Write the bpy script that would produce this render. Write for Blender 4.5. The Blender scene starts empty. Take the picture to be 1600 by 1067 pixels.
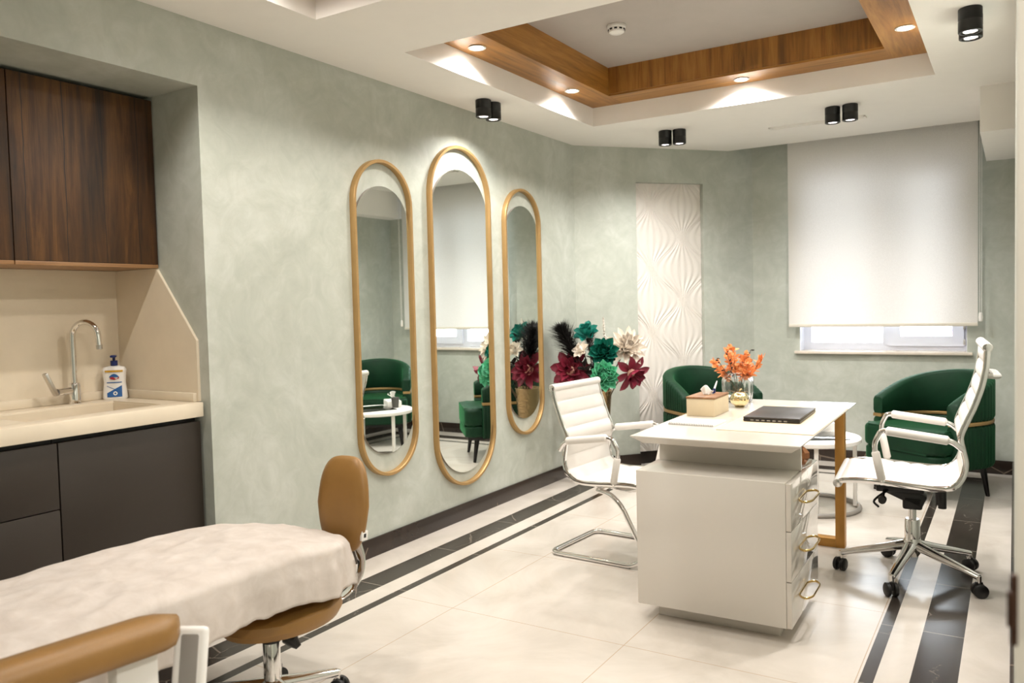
import bpy, bmesh, math, random
from mathutils import Vector, Matrix, noise
from math import sin, cos, pi, sqrt, radians
SC = bpy.context.scene
COL = SC.collection
random.seed(7)

# ---------------------------------------------------------------- camera
cam = bpy.data.cameras.new('camera')
cam.sensor_width = 36.0
cam.lens = 1263.325 / 1600 * 36
cam.clip_start = 0.02
cam.dof.use_dof = True
cam.dof.focus_distance = 3.7
cam.dof.aperture_fstop = 3.2
camo = bpy.data.objects.new('camera', cam)
COL.objects.link(camo)
YAW, PITCH, ROLL = .556652628, -.0454088704, -.0248485137
f = Vector((-sin(YAW) * cos(PITCH), cos(YAW) * cos(PITCH), sin(PITCH)))
r = Vector((cos(YAW), sin(YAW), 0))
u = r.cross(f)
R_ = cos(ROLL) * r + sin(ROLL) * u
U_ = -sin(ROLL) * r + cos(ROLL) * u
camo.matrix_world = Matrix(((R_.x, U_.x, -f.x, 0), (R_.y, U_.y, -f.y, 0), (R_.z, U_.z, -f.z, 1.30), (0, 0, 0, 1)))
SC.camera = camo

# ---------------------------------------------------------------- sky, exposure
world = bpy.data.worlds.new('sky')
SC.world = world
world.use_nodes = True
bg = world.node_tree.nodes['Background']
bg.inputs[0].default_value = (.86, .93, 1, 1)
bg.inputs[1].default_value = 6.0
SC.view_settings.view_transform = 'Standard'
SC.view_settings.look = 'None'
SC.view_settings.gamma = 1
SC.view_settings.use_curve_mapping = False
SC.view_settings.exposure = 1.2
SPOT_W = 22       # cylinder ceiling spots
DOWN_W = 20       # recessed downlights
WARM = (1, .945, .88)
WHITE = (1, .975, .955)


# ---------------------------------------------------------------- material helpers
class NT:
    def __init__(s, name):
        s.m = bpy.data.materials.new(name)
        s.m.use_nodes = True
        s.t = s.m.node_tree
        s.b = s.t.nodes['Principled BSDF']
        s.out = s.t.nodes['Material Output']

    def n(s, kind, **kw):
        nd = s.t.nodes.new(kind)
        for k, v in kw.items():
            setattr(nd, k, v)
        return nd

    def l(s, a, b):
        s.t.links.new(a, b)

    def math(s, op, a, b=None, c=None):
        nd = s.n('ShaderNodeMath', operation=op)
        for i, v in enumerate((a, b, c)):
            if v is None:
                continue
            if isinstance(v, (int, float)):
                nd.inputs[i].default_value = v
            else:
                s.l(v, nd.inputs[i])
        return nd.outputs[0]

    def coord(s, scale=(1, 1, 1), kind='Object'):
        tc = s.n('ShaderNodeTexCoord')
        mp = s.n('ShaderNodeMapping')
        mp.inputs['Scale'].default_value = scale
        s.l(tc.outputs[kind], mp.inputs[0])
        return mp.outputs[0]

    def noise(s, vec, scale, detail=4, rough=.55, dist=0):
        nd = s.n('ShaderNodeTexNoise')
        nd.inputs['Scale'].default_value = scale
        nd.inputs['Detail'].default_value = detail
        nd.inputs['Roughness'].default_value = rough
        nd.inputs['Distortion'].default_value = dist
        s.l(vec, nd.inputs['Vector'])
        return nd.outputs['Fac']

    def ramp(s, fac, stops):
        nd = s.n('ShaderNodeValToRGB')
        cr = nd.color_ramp
        while len(cr.elements) < len(stops):
            cr.elements.new(.5)
        for e, (p, c) in zip(cr.elements, stops):
            e.position = p
            e.color = (*c, 1) if len(c) == 3 else c
        s.l(fac, nd.inputs[0])
        return nd.outputs[0]

    def mix(s, fac, a, b):
        nd = s.n('ShaderNodeMix', data_type='RGBA')
        for i, v in ((0, fac), (6, a), (7, b)):
            if isinstance(v, (int, float)):
                nd.inputs[i].default_value = v
            elif isinstance(v, tuple):
                nd.inputs[i].default_value = (*v, 1)
            else:
                s.l(v, nd.inputs[i])
        return nd.outputs[2]

    def bump(s, h, strength, dist=.01):
        nd = s.n('ShaderNodeBump')
        nd.inputs['Strength'].default_value = strength
        nd.inputs['Distance'].default_value = dist
        s.l(h, nd.inputs['Height'])
        s.l(nd.outputs[0], s.b.inputs['Normal'])


def srgb(h):
    v = [int(h[i:i + 2], 16) / 255 for i in (0, 2, 4)]
    return tuple(c / 12.92 if c <= .04045 else ((c + .055) / 1.055) ** 2.4 for c in v)


def plain(name, col, rough=.5, metal=0, coat=0, var=.05, sheen=0, spec=None, bscale=0, bstr=0):
    n = NT(name)
    c = srgb(col) if isinstance(col, str) else col
    fac = n.noise(n.coord(), 9, 3)
    lo = tuple(x * (1 - var) for x in c)
    hi = tuple(min(1, x * (1 + var)) for x in c)
    n.l(n.ramp(fac, [(.3, lo), (.7, hi)]), n.b.inputs['Base Color'])
    n.b.inputs['Roughness'].default_value = rough
    n.b.inputs['Metallic'].default_value = metal
    n.b.inputs['Coat Weight'].default_value = coat
    n.b.inputs['Coat Roughness'].default_value = .05
    if sheen:
        n.b.inputs['Sheen Weight'].default_value = sheen
        n.b.inputs['Sheen Roughness'].default_value = .3
    if spec is not None:
        n.b.inputs['Specular IOR Level'].default_value = spec
    if bstr:
        n.bump(n.noise(n.coord(), bscale, 4), bstr)
    return n.m


def emit(name, col, strength):
    n = NT(name)
    n.b.inputs['Base Color'].default_value = (*col, 1)
    n.b.inputs['Emission Color'].default_value = (*col, 1)
    n.b.inputs['Emission Strength'].default_value = strength
    return n.m


def plaster(name, a, b, c):
    n = NT(name)
    v = n.coord()
    big = n.noise(v, 1.6, 6, .62, 1.2)
    fine = n.noise(v, 7, 8, .65, 1.5)
    f1 = n.math('ADD', n.math('MULTIPLY', big, .6), n.math('MULTIPLY', fine, .4))
    n.l(n.ramp(f1, [(.36, srgb(a)), (.5, srgb(b)), (.64, srgb(c))]), n.b.inputs['Base Color'])
    n.b.inputs['Roughness'].default_value = .55
    n.bump(fine, .12, .004)
    return n.m


def wood(name, axis, dark, mid, light, plank=0, scale=1.0, rough=.42):
    n = NT(name)
    sc = [34 * scale] * 3
    sc['xyz'.index(axis)] = 2.2 * scale
    g = n.noise(n.coord(tuple(sc)), 1, 8, .68, .6)
    sc2 = [7 * scale] * 3
    sc2['xyz'.index(axis)] = .9 * scale
    w = n.noise(n.coord(tuple(sc2)), 1, 4, .6, .8)
    k = n.math('ADD', n.math('MULTIPLY', g, .55), n.math('MULTIPLY', w, .45))
    colr = n.ramp(k, [(.36, srgb(dark)), (.5, srgb(mid)), (.66, srgb(light))])
    if plank:
        blot = n.noise(n.coord((1.6, 3.2, 1.5)), 2.2, 5, .65, 1.2)
        colr = n.mix(n.math('MULTIPLY', n.math('SUBTRACT', 1, blot), .75), colr, (.012, .006, .003))
        # fine dark cracks between rustic boards running along the grain
        sp = n.n('ShaderNodeSeparateXYZ')
        n.l(n.coord(), sp.inputs[0])
        wob = n.noise(n.coord((1, 1, 1)), 3, 3)
        yy = n.math('ADD', sp.outputs[1], n.math('MULTIPLY', wob, .03))
        fq = n.math('ABSOLUTE', n.math('SUBTRACT', n.math('FRACT', n.math('DIVIDE', yy, plank)), .5))
        colr = n.mix(n.math('MULTIPLY', n.math('LESS_THAN', fq, .012), .85), colr, (.006, .004, .003))
    n.l(colr, n.b.inputs['Base Color'])
    n.b.inputs['Roughness'].default_value = rough
    n.bump(g, .1, .003)
    return n.m


def velvet(name, col, tip):
    n = NT(name)
    v = n.coord()
    m = n.noise(v, 5, 4, .6, .8)
    base = n.ramp(m, [(.35, tuple(x * .65 for x in srgb(col))), (.65, srgb(col))])
    n.l(base, n.b.inputs['Base Color'])
    n.b.inputs['Roughness'].default_value = .6
    n.b.inputs['Specular IOR Level'].default_value = .25
    n.b.inputs['Sheen Weight'].default_value = .8
    n.b.inputs['Sheen Roughness'].default_value = .35
    n.b.inputs['Sheen Tint'].default_value = (*srgb(tip), 1)
    n.bump(n.noise(v, 220, 2), .08, .002)
    return n.m


def floor_material():
    n = NT('marble floor tiles')
    geo = n.n('ShaderNodeNewGeometry')
    sep = n.n('ShaderNodeSeparateXYZ')
    n.l(geo.outputs['Position'], sep.inputs[0])
    x, y = sep.outputs[0], sep.outputs[1]
    dl = n.math('ADD', x, 2.855)
    dr = n.math('SUBTRACT', .045, x)
    df = n.math('SUBTRACT', 6.72, y)
    # distance from the slanted corner wall
    da = n.math('SUBTRACT', n.math('MULTIPLY', n.math('ADD', x, 2.866), .7556), n.math('MULTIPLY', n.math('SUBTRACT', y, 5.52), .655))
    d = n.math('MINIMUM', n.math('MINIMUM', dl, dr), n.math('MINIMUM', df, da))
    side = n.math('GREATER_THAN', df, n.math('MINIMUM', dl, dr))

    def band(v, a, b):
        return n.math('MULTIPLY', n.math('GREATER_THAN', v, a), n.math('LESS_THAN', v, b))
    dark = n.math('MAXIMUM', band(d, .203, .342), band(d, .446, .490))
    # joints
    def joint(v, off, per, w):
        q = n.math('FRACT', n.math('DIVIDE', n.math('SUBTRACT', v, off), per))
        return n.math('LESS_THAN', n.math('ABSOLUTE', n.math('SUBTRACT', q, .5)), w / per)
    jx = joint(x, -2.055 - .4, .8, .0017)
    jy = joint(y, 2.764 - .4, .8, .0017)
    inner = n.math('GREATER_THAN', d, .49)
    jt = n.math('MULTIPLY', n.math('MAXIMUM', jx, jy), inner)
    js = n.math('MULTIPLY', joint(y, 2.833 - .3, .6, .0018), n.math('MULTIPLY', n.math('LESS_THAN', d, .49), side))
    vec = n.n('ShaderNodeCombineXYZ')
    n.l(x, vec.inputs[0]); n.l(y, vec.inputs[1])
    cloud = n.noise(vec.outputs[0], 1.7, 6, .6, 1.0)
    light = n.ramp(cloud, [(.3, srgb('BDB4A9')), (.5, srgb('CAC2B8')), (.72, srgb('D4CCC3'))])
    # thin veins in the dark stone
    dist = n.noise(vec.outputs[0], 3.0, 6, .6, .6)
    vo = n.n('ShaderNodeTexVoronoi', feature='DISTANCE_TO_EDGE')
    vo.inputs['Scale'].default_value = 3.2
    mp = n.n('ShaderNodeMapping')
    mp.inputs['Scale'].default_value = (1.9, .8, 1)
    mp.inputs['Rotation'].default_value = (0, 0, .6)
    n.l(vec.outputs[0], mp.inputs[0])
    addv = n.n('ShaderNodeVectorMath', operation='ADD')
    n.l(mp.outputs[0], addv.inputs[0])
    cv = n.n('ShaderNodeCombineXYZ')
    n.l(n.math('MULTIPLY', dist, .5), cv.inputs[0]); n.l(n.math('MULTIPLY', dist, .3), cv.inputs[1])
    n.l(cv.outputs[0], addv.inputs[1])
    n.l(addv.outputs[0], vo.inputs['Vector'])
    vein = n.math('MULTIPLY', n.math('LESS_THAN', vo.outputs['Distance'], .006), n.math('GREATER_THAN', cloud, .5))
    stone = n.ramp(cloud, [(.3, srgb('2B2521')), (.7, srgb('3D3630'))])
    stone = n.mix(n.math('MULTIPLY', vein, .5), stone, srgb('8C8276'))
    c = n.mix(dark, light, stone)
    c = n.mix(n.math('MULTIPLY', jt, .7), c, srgb('A98B68'))
    c = n.mix(n.math('MULTIPLY', n.math('MULTIPLY', js, dark), .8), c, srgb('A89E90'))
    n.l(c, n.b.inputs['Base Color'])
    n.b.inputs['Roughness'].default_value = .2
    n.b.inputs['Specular IOR Level'].default_value = .45
    rr = n.math('ADD', .16, n.math('MULTIPLY', cloud, .12))
    n.l(rr, n.b.inputs['Roughness'])
    return n.m


def stone_dark():
    n = NT('dark veined stone skirting')
    v = n.coord()
    c = n.noise(v, 2.5, 6, .6, 1)
    vo = n.n('ShaderNodeTexVoronoi', feature='DISTANCE_TO_EDGE')
    vo.inputs['Scale'].default_value = 1.6
    n.l(v, vo.inputs['Vector'])
    vein = n.math('MULTIPLY', n.math('LESS_THAN', vo.outputs['Distance'], .006), n.math('GREATER_THAN', c, .48))
    st = n.ramp(c, [(.3, srgb('241D19')), (.7, srgb('382D26'))])
    n.l(n.mix(n.math('MULTIPLY', vein, .45), st, srgb('9A8876')), n.b.inputs['Base Color'])
    n.b.inputs['Roughness'].default_value = .25
    return n.m


def glass(name, tint=(1, 1, 1), rough=0.0, ior=1.45):
    n = NT(name)
    n.b.inputs['Base Color'].default_value = (*tint, 1)
    n.b.inputs['Roughness'].default_value = rough
    n.b.inputs['IOR'].default_value = ior
    n.b.inputs['Transmission Weight'].default_value = 1
    return n.m


def window_glass():
    n = NT('clear window pane')
    n.t.nodes.remove(n.b)
    tr = n.n('ShaderNodeBsdfTransparent')
    gl = n.n('ShaderNodeBsdfGlossy')
    gl.inputs['Roughness'].default_value = .02
    mx = n.n('ShaderNodeMixShader')
    fr = n.n('ShaderNodeFresnel')
    n.l(fr.outputs[0], mx.inputs[0])
    n.l(tr.outputs[0], mx.inputs[1])
    n.l(gl.outputs[0], mx.inputs[2])
    n.l(mx.outputs[0], n.out.inputs[0])
    return n.m


def blind_fabric():
    n = NT('translucent blind fabric')
    v = n.coord()
    w = n.noise(v, 300, 2)
    colr = n.ramp(w, [(.3, srgb('DDD9D3')), (.7, srgb('E8E5E0'))])
    n.t.nodes.remove(n.b)
    d = n.n('ShaderNodeBsdfDiffuse')
    t = n.n('ShaderNodeBsdfTranslucent')
    n.l(colr, d.inputs[0]); n.l(colr, t.inputs[0])
    mx = n.n('ShaderNodeMixShader')
    mx.inputs[0].default_value = .14
    n.l(d.outputs[0], mx.inputs[1]); n.l(t.outputs[0], mx.inputs[2])
    n.l(mx.outputs[0], n.out.inputs[0])
    return n.m


def sheet_fabric():
    n = NT('white nonwoven sheet')
    v = n.coord()
    w = n.noise(v, 420, 3, .7)
    soft = n.noise(v, 14, 5, .6, .5)
    colr = n.ramp(soft, [(.3, srgb('CBC0B6')), (.7, srgb('DBD2CA'))])
    n.l(colr, n.b.inputs['Base Color'])
    n.b.inputs['Roughness'].default_value = .85
    n.b.inputs['Specular IOR Level'].default_value = .15
    h = n.math('ADD', n.math('MULTIPLY', w, .25), soft)
    n.bump(h, .25, .006)
    tr = n.n('ShaderNodeBsdfTranslucent')
    n.l(colr, tr.inputs[0])
    mx = n.n('ShaderNodeMixShader')
    mx.inputs[0].default_value = .12
    n.l(n.b.outputs[0], mx.inputs[1]); n.l(tr.outputs[0], mx.inputs[2])
    n.l(mx.outputs[0], n.out.inputs[0])
    return n.m


M = {}
M['wall'] = plaster('sage green decorative plaster', 'A8ACA1', 'B3B7AC', 'C1C4BB')
M['ceil'] = plain('white ceiling paint', 'F2EEE8', .8, var=.01)
M['ceil_grey'] = plain('taupe ceiling paint', 'B3ABA4', .8, var=.02)
M['floor'] = floor_material()
M['skirt'] = stone_dark()
M['oak_x'] = wood('golden oak veneer along x', 'x', '6F4A17', '9C6A2A', 'B78843')
M['oak_y'] = wood('golden oak veneer along y', 'y', '6F4A17', '9C6A2A', 'B78843')
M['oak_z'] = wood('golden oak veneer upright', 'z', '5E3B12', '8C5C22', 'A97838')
M['walnut'] = wood('dark rustic walnut', 'z', '170C04', '573512', '8E6230', scale=.8, rough=.5, plank=.155)
M['walnut_edge'] = wood('walnut edge strip', 'y', '7A5634', '96704A', 'A98560')
M['anthracite'] = plain('matt anthracite lacquer', '2E261F', .45, var=.04)
M['black'] = plain('black plastic', '0E0D0D', .4)
M['blackmetal'] = plain('matt black painted metal', '0B0A0A', .38)
M['beige'] = plain('cream solid surface', 'E0D3BD', .35, var=.03)
M['beige_speck'] = M['beige']
M['chrome'] = plain('polished chrome', (.82, .81, .8), .07, 1, var=.01)
M['steel'] = plain('brushed steel', (.6, .58, .55), .3, 1, var=.03)
M['gold'] = plain('satin gold metal', srgb('B3915F'), .4, .55, var=.06)
M['goldshine'] = plain('polished gold metal', srgb('D8BC80'), .16, 1, var=.03)
M['goldleg'] = plain('brushed gold leg', srgb('BA8944'), .42, .55, var=.1)
M['lacquer'] = plain('white gloss lacquer', 'D6D0C7', .16, 0, .4, var=.005)
M['gloss'] = plain('mirror gloss white lacquer', 'D0C9BF', .05, 0, 1.0, var=.003)
M['leather'] = plain('white leatherette', 'DBD6CF', .38, var=.015, bscale=260, bstr=.06)
M['tan'] = plain('caramel leatherette', '8E6834', .42, var=.06, bscale=300, bstr=.05)
M['sheet'] = sheet_fabric()
M['velvet'] = velvet('bottle green velvet', '06301A', '3E8A58')
M['leg'] = plain('black stained wood', '0D0908', .35)
M['mirror'] = plain('mirror silvering', (.88, .92, .88), .0, 1, var=0)
M['white'] = plain('white plastic', 'E9E6E1', .35, var=.01)
M['greyplastic'] = plain('grey plastic', '8F8A84', .4, var=.02)
M['paper'] = plain('white paper', 'EFECE6', .7, var=.01)
M['plastic_frame'] = plain('white window profile', 'E6E8F2', .3, var=.01)
M['marble'] = plain('cream marble sill', 'D8CDBF', .25, var=.07)
M['pane'] = window_glass()
M['blind'] = blind_fabric()
M['blindbar'] = plain('blind bottom rail', 'D9D2C4', .5)
M['relief'] = plain('white relief plaster', 'DAD4CC', .6, var=.01)
M['lens'] = emit('lit lamp lens', (1, .93, .86), 14)
M['lens_dim'] = emit('spotlight lens', (1, .9, .92), 2.2)
M['door'] = plain('off white door lacquer', 'D9D4CA', .4, var=.01)
M['bronze'] = plain('dark bronze strike', '3A2418', .4, .6)
M['glass'] = glass('clear glass', (1, 1, 1), .06)
M['champagne'] = plain('pale gold mirror finish', srgb('DCCBA0'), .12, 1, var=.03)
M['glass_green'] = glass('green tinted glass', (.8, .95, .88))
M['laptop'] = plain('dark grey laptop shell', '393533', .4, .2, var=.03)
M['laptop_edge'] = plain('black laptop edge', '15110F', .35)
M['mat'] = plain('cream desk pad', 'D2C0A2', .5, var=.01)
M['box'] = plain('beige linen box', 'CDBB9B', .7, var=.04, bscale=400, bstr=.1)
M['boxlid'] = wood('walnut box lid', 'y', '6E4A2C', '8C6340', 'A07850', scale=2)
M['blue'] = plain('navy blue plastic', '12215A', .3)
M['blue2'] = plain('label blue', '2A5F9E', .4)
M['red'] = plain('label red', 'B02A30', .4)
M['yellow'] = plain('label gold', 'C99A2E', .4)
M['teal'] = plain('teal petals', '1C7E70', .5, var=.25)
M['deepgreen'] = plain('deep green petals', '0E6A58', .45, var=.25)
M['mint'] = plain('mint green petals', '6FC7A0', .5, var=.2)
M['burgundy'] = plain('burgundy petals', '7A1F33', .45, var=.25)
M['pink'] = plain('dusty pink centre', 'D8A693', .6, var=.1)
M['cream'] = plain('cream white petals', 'E9DFD2', .55, var=.06)
M['plume'] = plain('black feather', '171312', .8)
M['orange'] = plain('orange dried leaves', 'EE9A5C', .6, var=.15)
M['berry'] = plain('dark dried leaves', '1C1412', .5)
M['stem'] = plain('brown stem', '4A3A26', .7)
M['hammered'] = plain('hammered champagne metal', srgb('A88F6A'), .25, .9, var=.08, bscale=60, bstr=.5)
M['rose'] = plain('rose gold glass facets', srgb('B67A55'), .15, .85, var=.1)
M['greybase'] = plain('grey painted metal', '9B9690', .4, var=.02)
M['cupgrey'] = plain('dark grey paper cup', '4C4A45', .6)
M['house'] = plain('pale pink render', 'D9C2C0', .8)
M['roofm'] = plain('grey violet roof', '8A86A6', .8)
M['ground'] = plain('asphalt', '8C8C8C', .9)
M['led'] = emit('warm light strip', (1, .8, .55), 3)


# ---------------------------------------------------------------- mesh helpers
def new():
    return bmesh.new()


def box(bm, lo, hi, b=0, seg=2, mi=0, rot=None, pivot=None):
    g = bmesh.ops.create_cube(bm, size=1)['verts']
    lo, hi = Vector(lo), Vector(hi)
    c, s = (lo + hi) / 2, hi - lo
    for v in g:
        v.co = Vector((v.co.x * s.x, v.co.y * s.y, v.co.z * s.z)) + c
    faces = list({fc for v in g for fc in v.link_faces})
    for fc in faces:
        fc.material_index = mi
    if b > 0:
        ed = list({e for v in g for e in v.link_edges})
        rs = bmesh.ops.bevel(bm, geom=ed, offset=min(b, min(s) * .49), segments=seg, affect='EDGES', profile=.5, material=mi)
        g = list({v for fc in rs['faces'] for v in fc.verts} | {v for v in g if v.is_valid})
    if rot is not None:
        pv = Vector(pivot) if pivot else c
        for v in g:
            v.co = rot @ (v.co - pv) + pv
    return g


def smooth_path(pts, n=8, closed=False):
    P = [Vector(p) for p in pts]
    out = []
    N = len(P)
    rng = range(N) if closed else range(N - 1)
    for i in rng:
        p1, p2 = P[i], P[(i + 1) % N]
        p0 = P[(i - 1) % N] if (closed or i > 0) else p1 * 2 - p2
        p3 = P[(i + 2) % N] if (closed or i + 2 < N) else p2 * 2 - p1
        for k in range(n):
            t = k / n
            out.append(.5 * ((2 * p1) + (p2 - p0) * t + (2 * p0 - 5 * p1 + 4 * p2 - p3) * t * t + (3 * p1 - p0 - 3 * p2 + p3) * t ** 3))
    if not closed:
        out.append(P[-1])
    return out


def round_path(pts, rad, n=6, closed=False):
    """polyline with rounded corners"""
    P = [Vector(p) for p in pts]
    out = []
    N = len(P)
    for i in range(N):
        if not closed and i in (0, N - 1):
            out.append(P[i])
            continue
        a, b, c = P[(i - 1) % N], P[i], P[(i + 1) % N]
        d1, d2 = (a - b), (c - b)
        rr = min(rad, d1.length * .48, d2.length * .48)
        s, e = b + d1.normalized() * rr, b + d2.normalized() * rr
        for k in range(n + 1):
            t = k / n
            out.append(s * (1 - t) ** 2 + b * 2 * t * (1 - t) + e * t * t)
    return out


def tube(bm, pts, rad, seg=10, closed=False, cap=True, flat=1.0, up=None, mi=0):
    """sweep; rad number or list; flat squashes along the second axis; up fixes the second axis"""
    P = [Vector(p) for p in pts]
    N = len(P)
    rings = []
    prev = None
    for i in range(N):
        if closed:
            t = (P[(i + 1) % N] - P[i - 1])
        else:
            t = P[min(i + 1, N - 1)] - P[max(i - 1, 0)]
        t.normalize()
        if up is not None:
            a = Vector(up)
            a = a - t * a.dot(t)
            if a.length < 1e-5:
                a = t.orthogonal()
        elif prev is None:
            a = t.orthogonal()
        else:
            a = prev - t * prev.dot(t)
            if a.length < 1e-6:
                a = t.orthogonal()
        a.normalize()
        prev = a
        bb = t.cross(a)
        rr = rad[i] if isinstance(rad, (list, tuple)) else rad
        rings.append([bm.verts.new(P[i] + bb * cos(2 * pi * k / seg) * rr + a * sin(2 * pi * k / seg) * rr * flat) for k in range(seg)])
    for i in range(N if closed else N - 1):
        A, B = rings[i], rings[(i + 1) % N]
        for k in range(seg):
            fc = bm.faces.new((A[k], A[(k + 1) % seg], B[(k + 1) % seg], B[k]))
            fc.material_index = mi
    if cap and not closed:
        bm.faces.new(rings[0][::-1]).material_index = mi
        bm.faces.new(rings[-1]).material_index = mi
    return rings


def lathe(bm, prof, seg=32, c=(0, 0, 0), fr=None, mi=0, axis='z'):
    """prof list of (r,z); fr(angle,z) radius multiplier"""
    c = Vector(c)
    rings = []

    def P(x, y, z):
        if axis == 'x':
            return Vector((z, x, y)) + c
        if axis == 'y':
            return Vector((x, z, y)) + c
        return Vector((x, y, z)) + c
    for (rr, z) in prof:
        if rr < 1e-6:
            rings.append([bm.verts.new(P(0, 0, z))])
        else:
            ring = []
            for k in range(seg):
                a = 2 * pi * k / seg
                q = rr * (fr(a, z) if fr else 1)
                ring.append(bm.verts.new(P(q * cos(a), q * sin(a), z)))
            rings.append(ring)
    for A, B in zip(rings[:-1], rings[1:]):
        for k in range(seg):
            k2 = (k + 1) % seg
            if len(A) == 1 and len(B) == 1:
                continue
            if len(A) == 1:
                vs = (A[0], B[k2], B[k])
            elif len(B) == 1:
                vs = (A[k], A[k2], B[0])
            else:
                vs = (A[k], A[k2], B[k2], B[k])
            bm.faces.new(vs).material_index = mi
    return rings


def cyl(bm, c, rad, z0, z1, seg=28, axis='z', b=.002, mi=0):
    lathe(bm, [(0, z0), (rad - b, z0), (rad, z0 + b), (rad, z1 - b), (rad - b, z1), (0, z1)], seg, c, mi=mi, axis=axis)


def prism(bm, outline, z0, z1, mi=0, bev=0, seg=2):
    """outline list of (x,y) ccw, extruded z0..z1"""
    lo = [bm.verts.new((x, y, z0)) for x, y in outline]
    hi = [bm.verts.new((x, y, z1)) for x, y in outline]
    fs = [bm.faces.new(lo[::-1]), bm.faces.new(hi)]
    n = len(outline)
    for k in range(n):
        fs.append(bm.faces.new((lo[k], lo[(k + 1) % n], hi[(k + 1) % n], hi[k])))
    for fc in fs:
        fc.material_index = mi
    if bev:
        ed = [e for e in fs[0].edges] + [e for e in fs[1].edges]
        bmesh.ops.bevel(bm, geom=ed, offset=bev, segments=seg, affect='EDGES', profile=.5, material=mi)


def grid(bm, fn, nu, nv, closed_u=False, mi=0):
    V = [[bm.verts.new(fn(i / (nu if closed_u else nu - 1), j / (nv - 1))) for j in range(nv)] for i in range(nu)]
    for i in range(nu if closed_u else nu - 1):
        for j in range(nv - 1):
            bm.faces.new((V[i][j], V[(i + 1) % nu][j], V[(i + 1) % nu][j + 1], V[i][j + 1])).material_index = mi
    return V


def obj(name, bm, mat, parent=None, world=False, angle=38, fix=True):
    """link a bmesh as ONE object; world=True when the mesh was drawn in world coordinates"""
    if fix:
        bmesh.ops.recalc_face_normals(bm, faces=bm.faces)
    me = bpy.data.meshes.new(name)
    if parent is not None and world:
        chain = Matrix.Identity(4)
        p = parent
        while p is not None:
            chain = p.matrix_basis @ chain
            p = p.parent
        bm.transform(chain.inverted())
    bm.to_mesh(me)
    bm.free()
    for m in (mat if isinstance(mat, (list, tuple)) else [mat]):
        me.materials.append(m)
    me.polygons.foreach_set('use_smooth', [True] * len(me.polygons))
    try:
        me.set_sharp_from_angle(angle=radians(angle))
    except Exception:
        pass
    o = bpy.data.objects.new(name, me)
    COL.objects.link(o)
    if parent is not None:
        o.parent = parent
    return o


def tag(o, label, cat, group=None):
    o['label'] = label
    o['category'] = cat
    if group:
        o['group'] = group
    return o


def thing(name, label, cat, loc=(0, 0, 0), rotz=0, group=None):
    o = bpy.data.objects.new(name, None)
    COL.objects.link(o)
    o.empty_display_size = .1
    o.location = loc
    o.rotation_euler = (0, 0, rotz)
    o.matrix_basis = Matrix.Translation(Vector(loc)) @ Matrix.Rotation(rotz, 4, 'Z')
    return tag(o, label, cat, group)


def struct(name, bm, mat, parent=None, angle=30):
    o = obj(name, bm, mat, parent, angle=angle)
    if parent is None:
        o['kind'] = 'structure'
    return o


def dup(root, loc, rotz=0, label=None, group=None):
    r = root.copy()
    COL.objects.link(r)
    r.matrix_basis = Matrix.Translation(Vector(loc)) @ Matrix.Rotation(rotz, 4, 'Z')
    if label:
        r['label'] = label
    if group:
        r['group'] = group

    def rec(a, b):
        for ch in list(a.children):
            c = ch.copy()
            COL.objects.link(c)
            c.parent = b
            rec(ch, c)
    rec(root, r)
    return r


def spot(name, loc, watts, parent, angle=110, blend=.6, rad=.03, col=WHITE, rot=None):
    L = bpy.data.lights.new(name, 'SPOT')
    L.energy = watts
    L.spot_size = radians(angle)
    L.spot_blend = blend
    L.shadow_soft_size = rad
    L.color = col
    o = bpy.data.objects.new(name, L)
    COL.objects.link(o)
    o.location = loc
    if rot:
        o.rotation_euler = rot
    o.parent = parent
    return o


# ================================================================ SETTING
XL, YF, ZC = -2.855, 6.72, 2.498
# ---- floor
b = new()
box(b, (-3.7, -1.4, -.08), (1.7, 7.0, 0))
struct('floor', b, M['floor'])
# ---- left wall with the kitchenette niche
b = new()
box(b, (-3.75, 2.19, 0), (XL, 5.56, 2.95))
box(b, (-3.75, .35, 2.231), (XL, 2.19, 2.95))
box(b, (-3.75, .35, 0), (-3.475, 2.19, 2.231))
box(b, (-3.75, -1.4, 0), (XL, .35, 2.95))
struct('wall_left', b, M['wall'])
# ---- slanted corner wall with the recess for the relief panel
A0 = Vector((-2.866, 5.52, 0))
du = Vector((.6546, .7560, 0))
dn = Vector((-.7560, .6546, 0))       # into the wall


def W(t, d, z):
    return A0 + du * t + dn * d + Vector((0, 0, z))


def wbox(bm, t0, t1, d0, d1, z0, z1, mi=0, b=0):
    g = box(bm, (t0, d0, z0), (t1, d1, z1), b, mi=mi)
    for v in g:
        v.co = W(v.co.x, v.co.y, v.co.z)


T0, T1, ZP = .536, 1.128, 2.231
b = new()
wbox(b, -.1, T0, 0, .35, 0, 2.95)
wbox(b, T1, 1.66, 0, .35, 0, 2.95)
wbox(b, T0, T1, 0, .35, ZP, 2.95)
wbox(b, T0, T1, .085, .35, 0, ZP)
struct('wall_corner', b, M['wall'])
# ---- window wall
WX0, WX1, WZ0, WZ1 = -1.462, -.292, .875, 2.35
b = new()
box(b, (-1.95, YF, 0), (WX0, YF + .3, 2.95))
box(b, (WX1, YF, 0), (.2, YF + .3, 2.95))
box(b, (WX0, YF, 0), (WX1, YF + .3, WZ0 - .02))
box(b, (WX0, YF, WZ1), (WX1, YF + .3, 2.95))
struct('wall_far', b, M['wall'])
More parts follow.
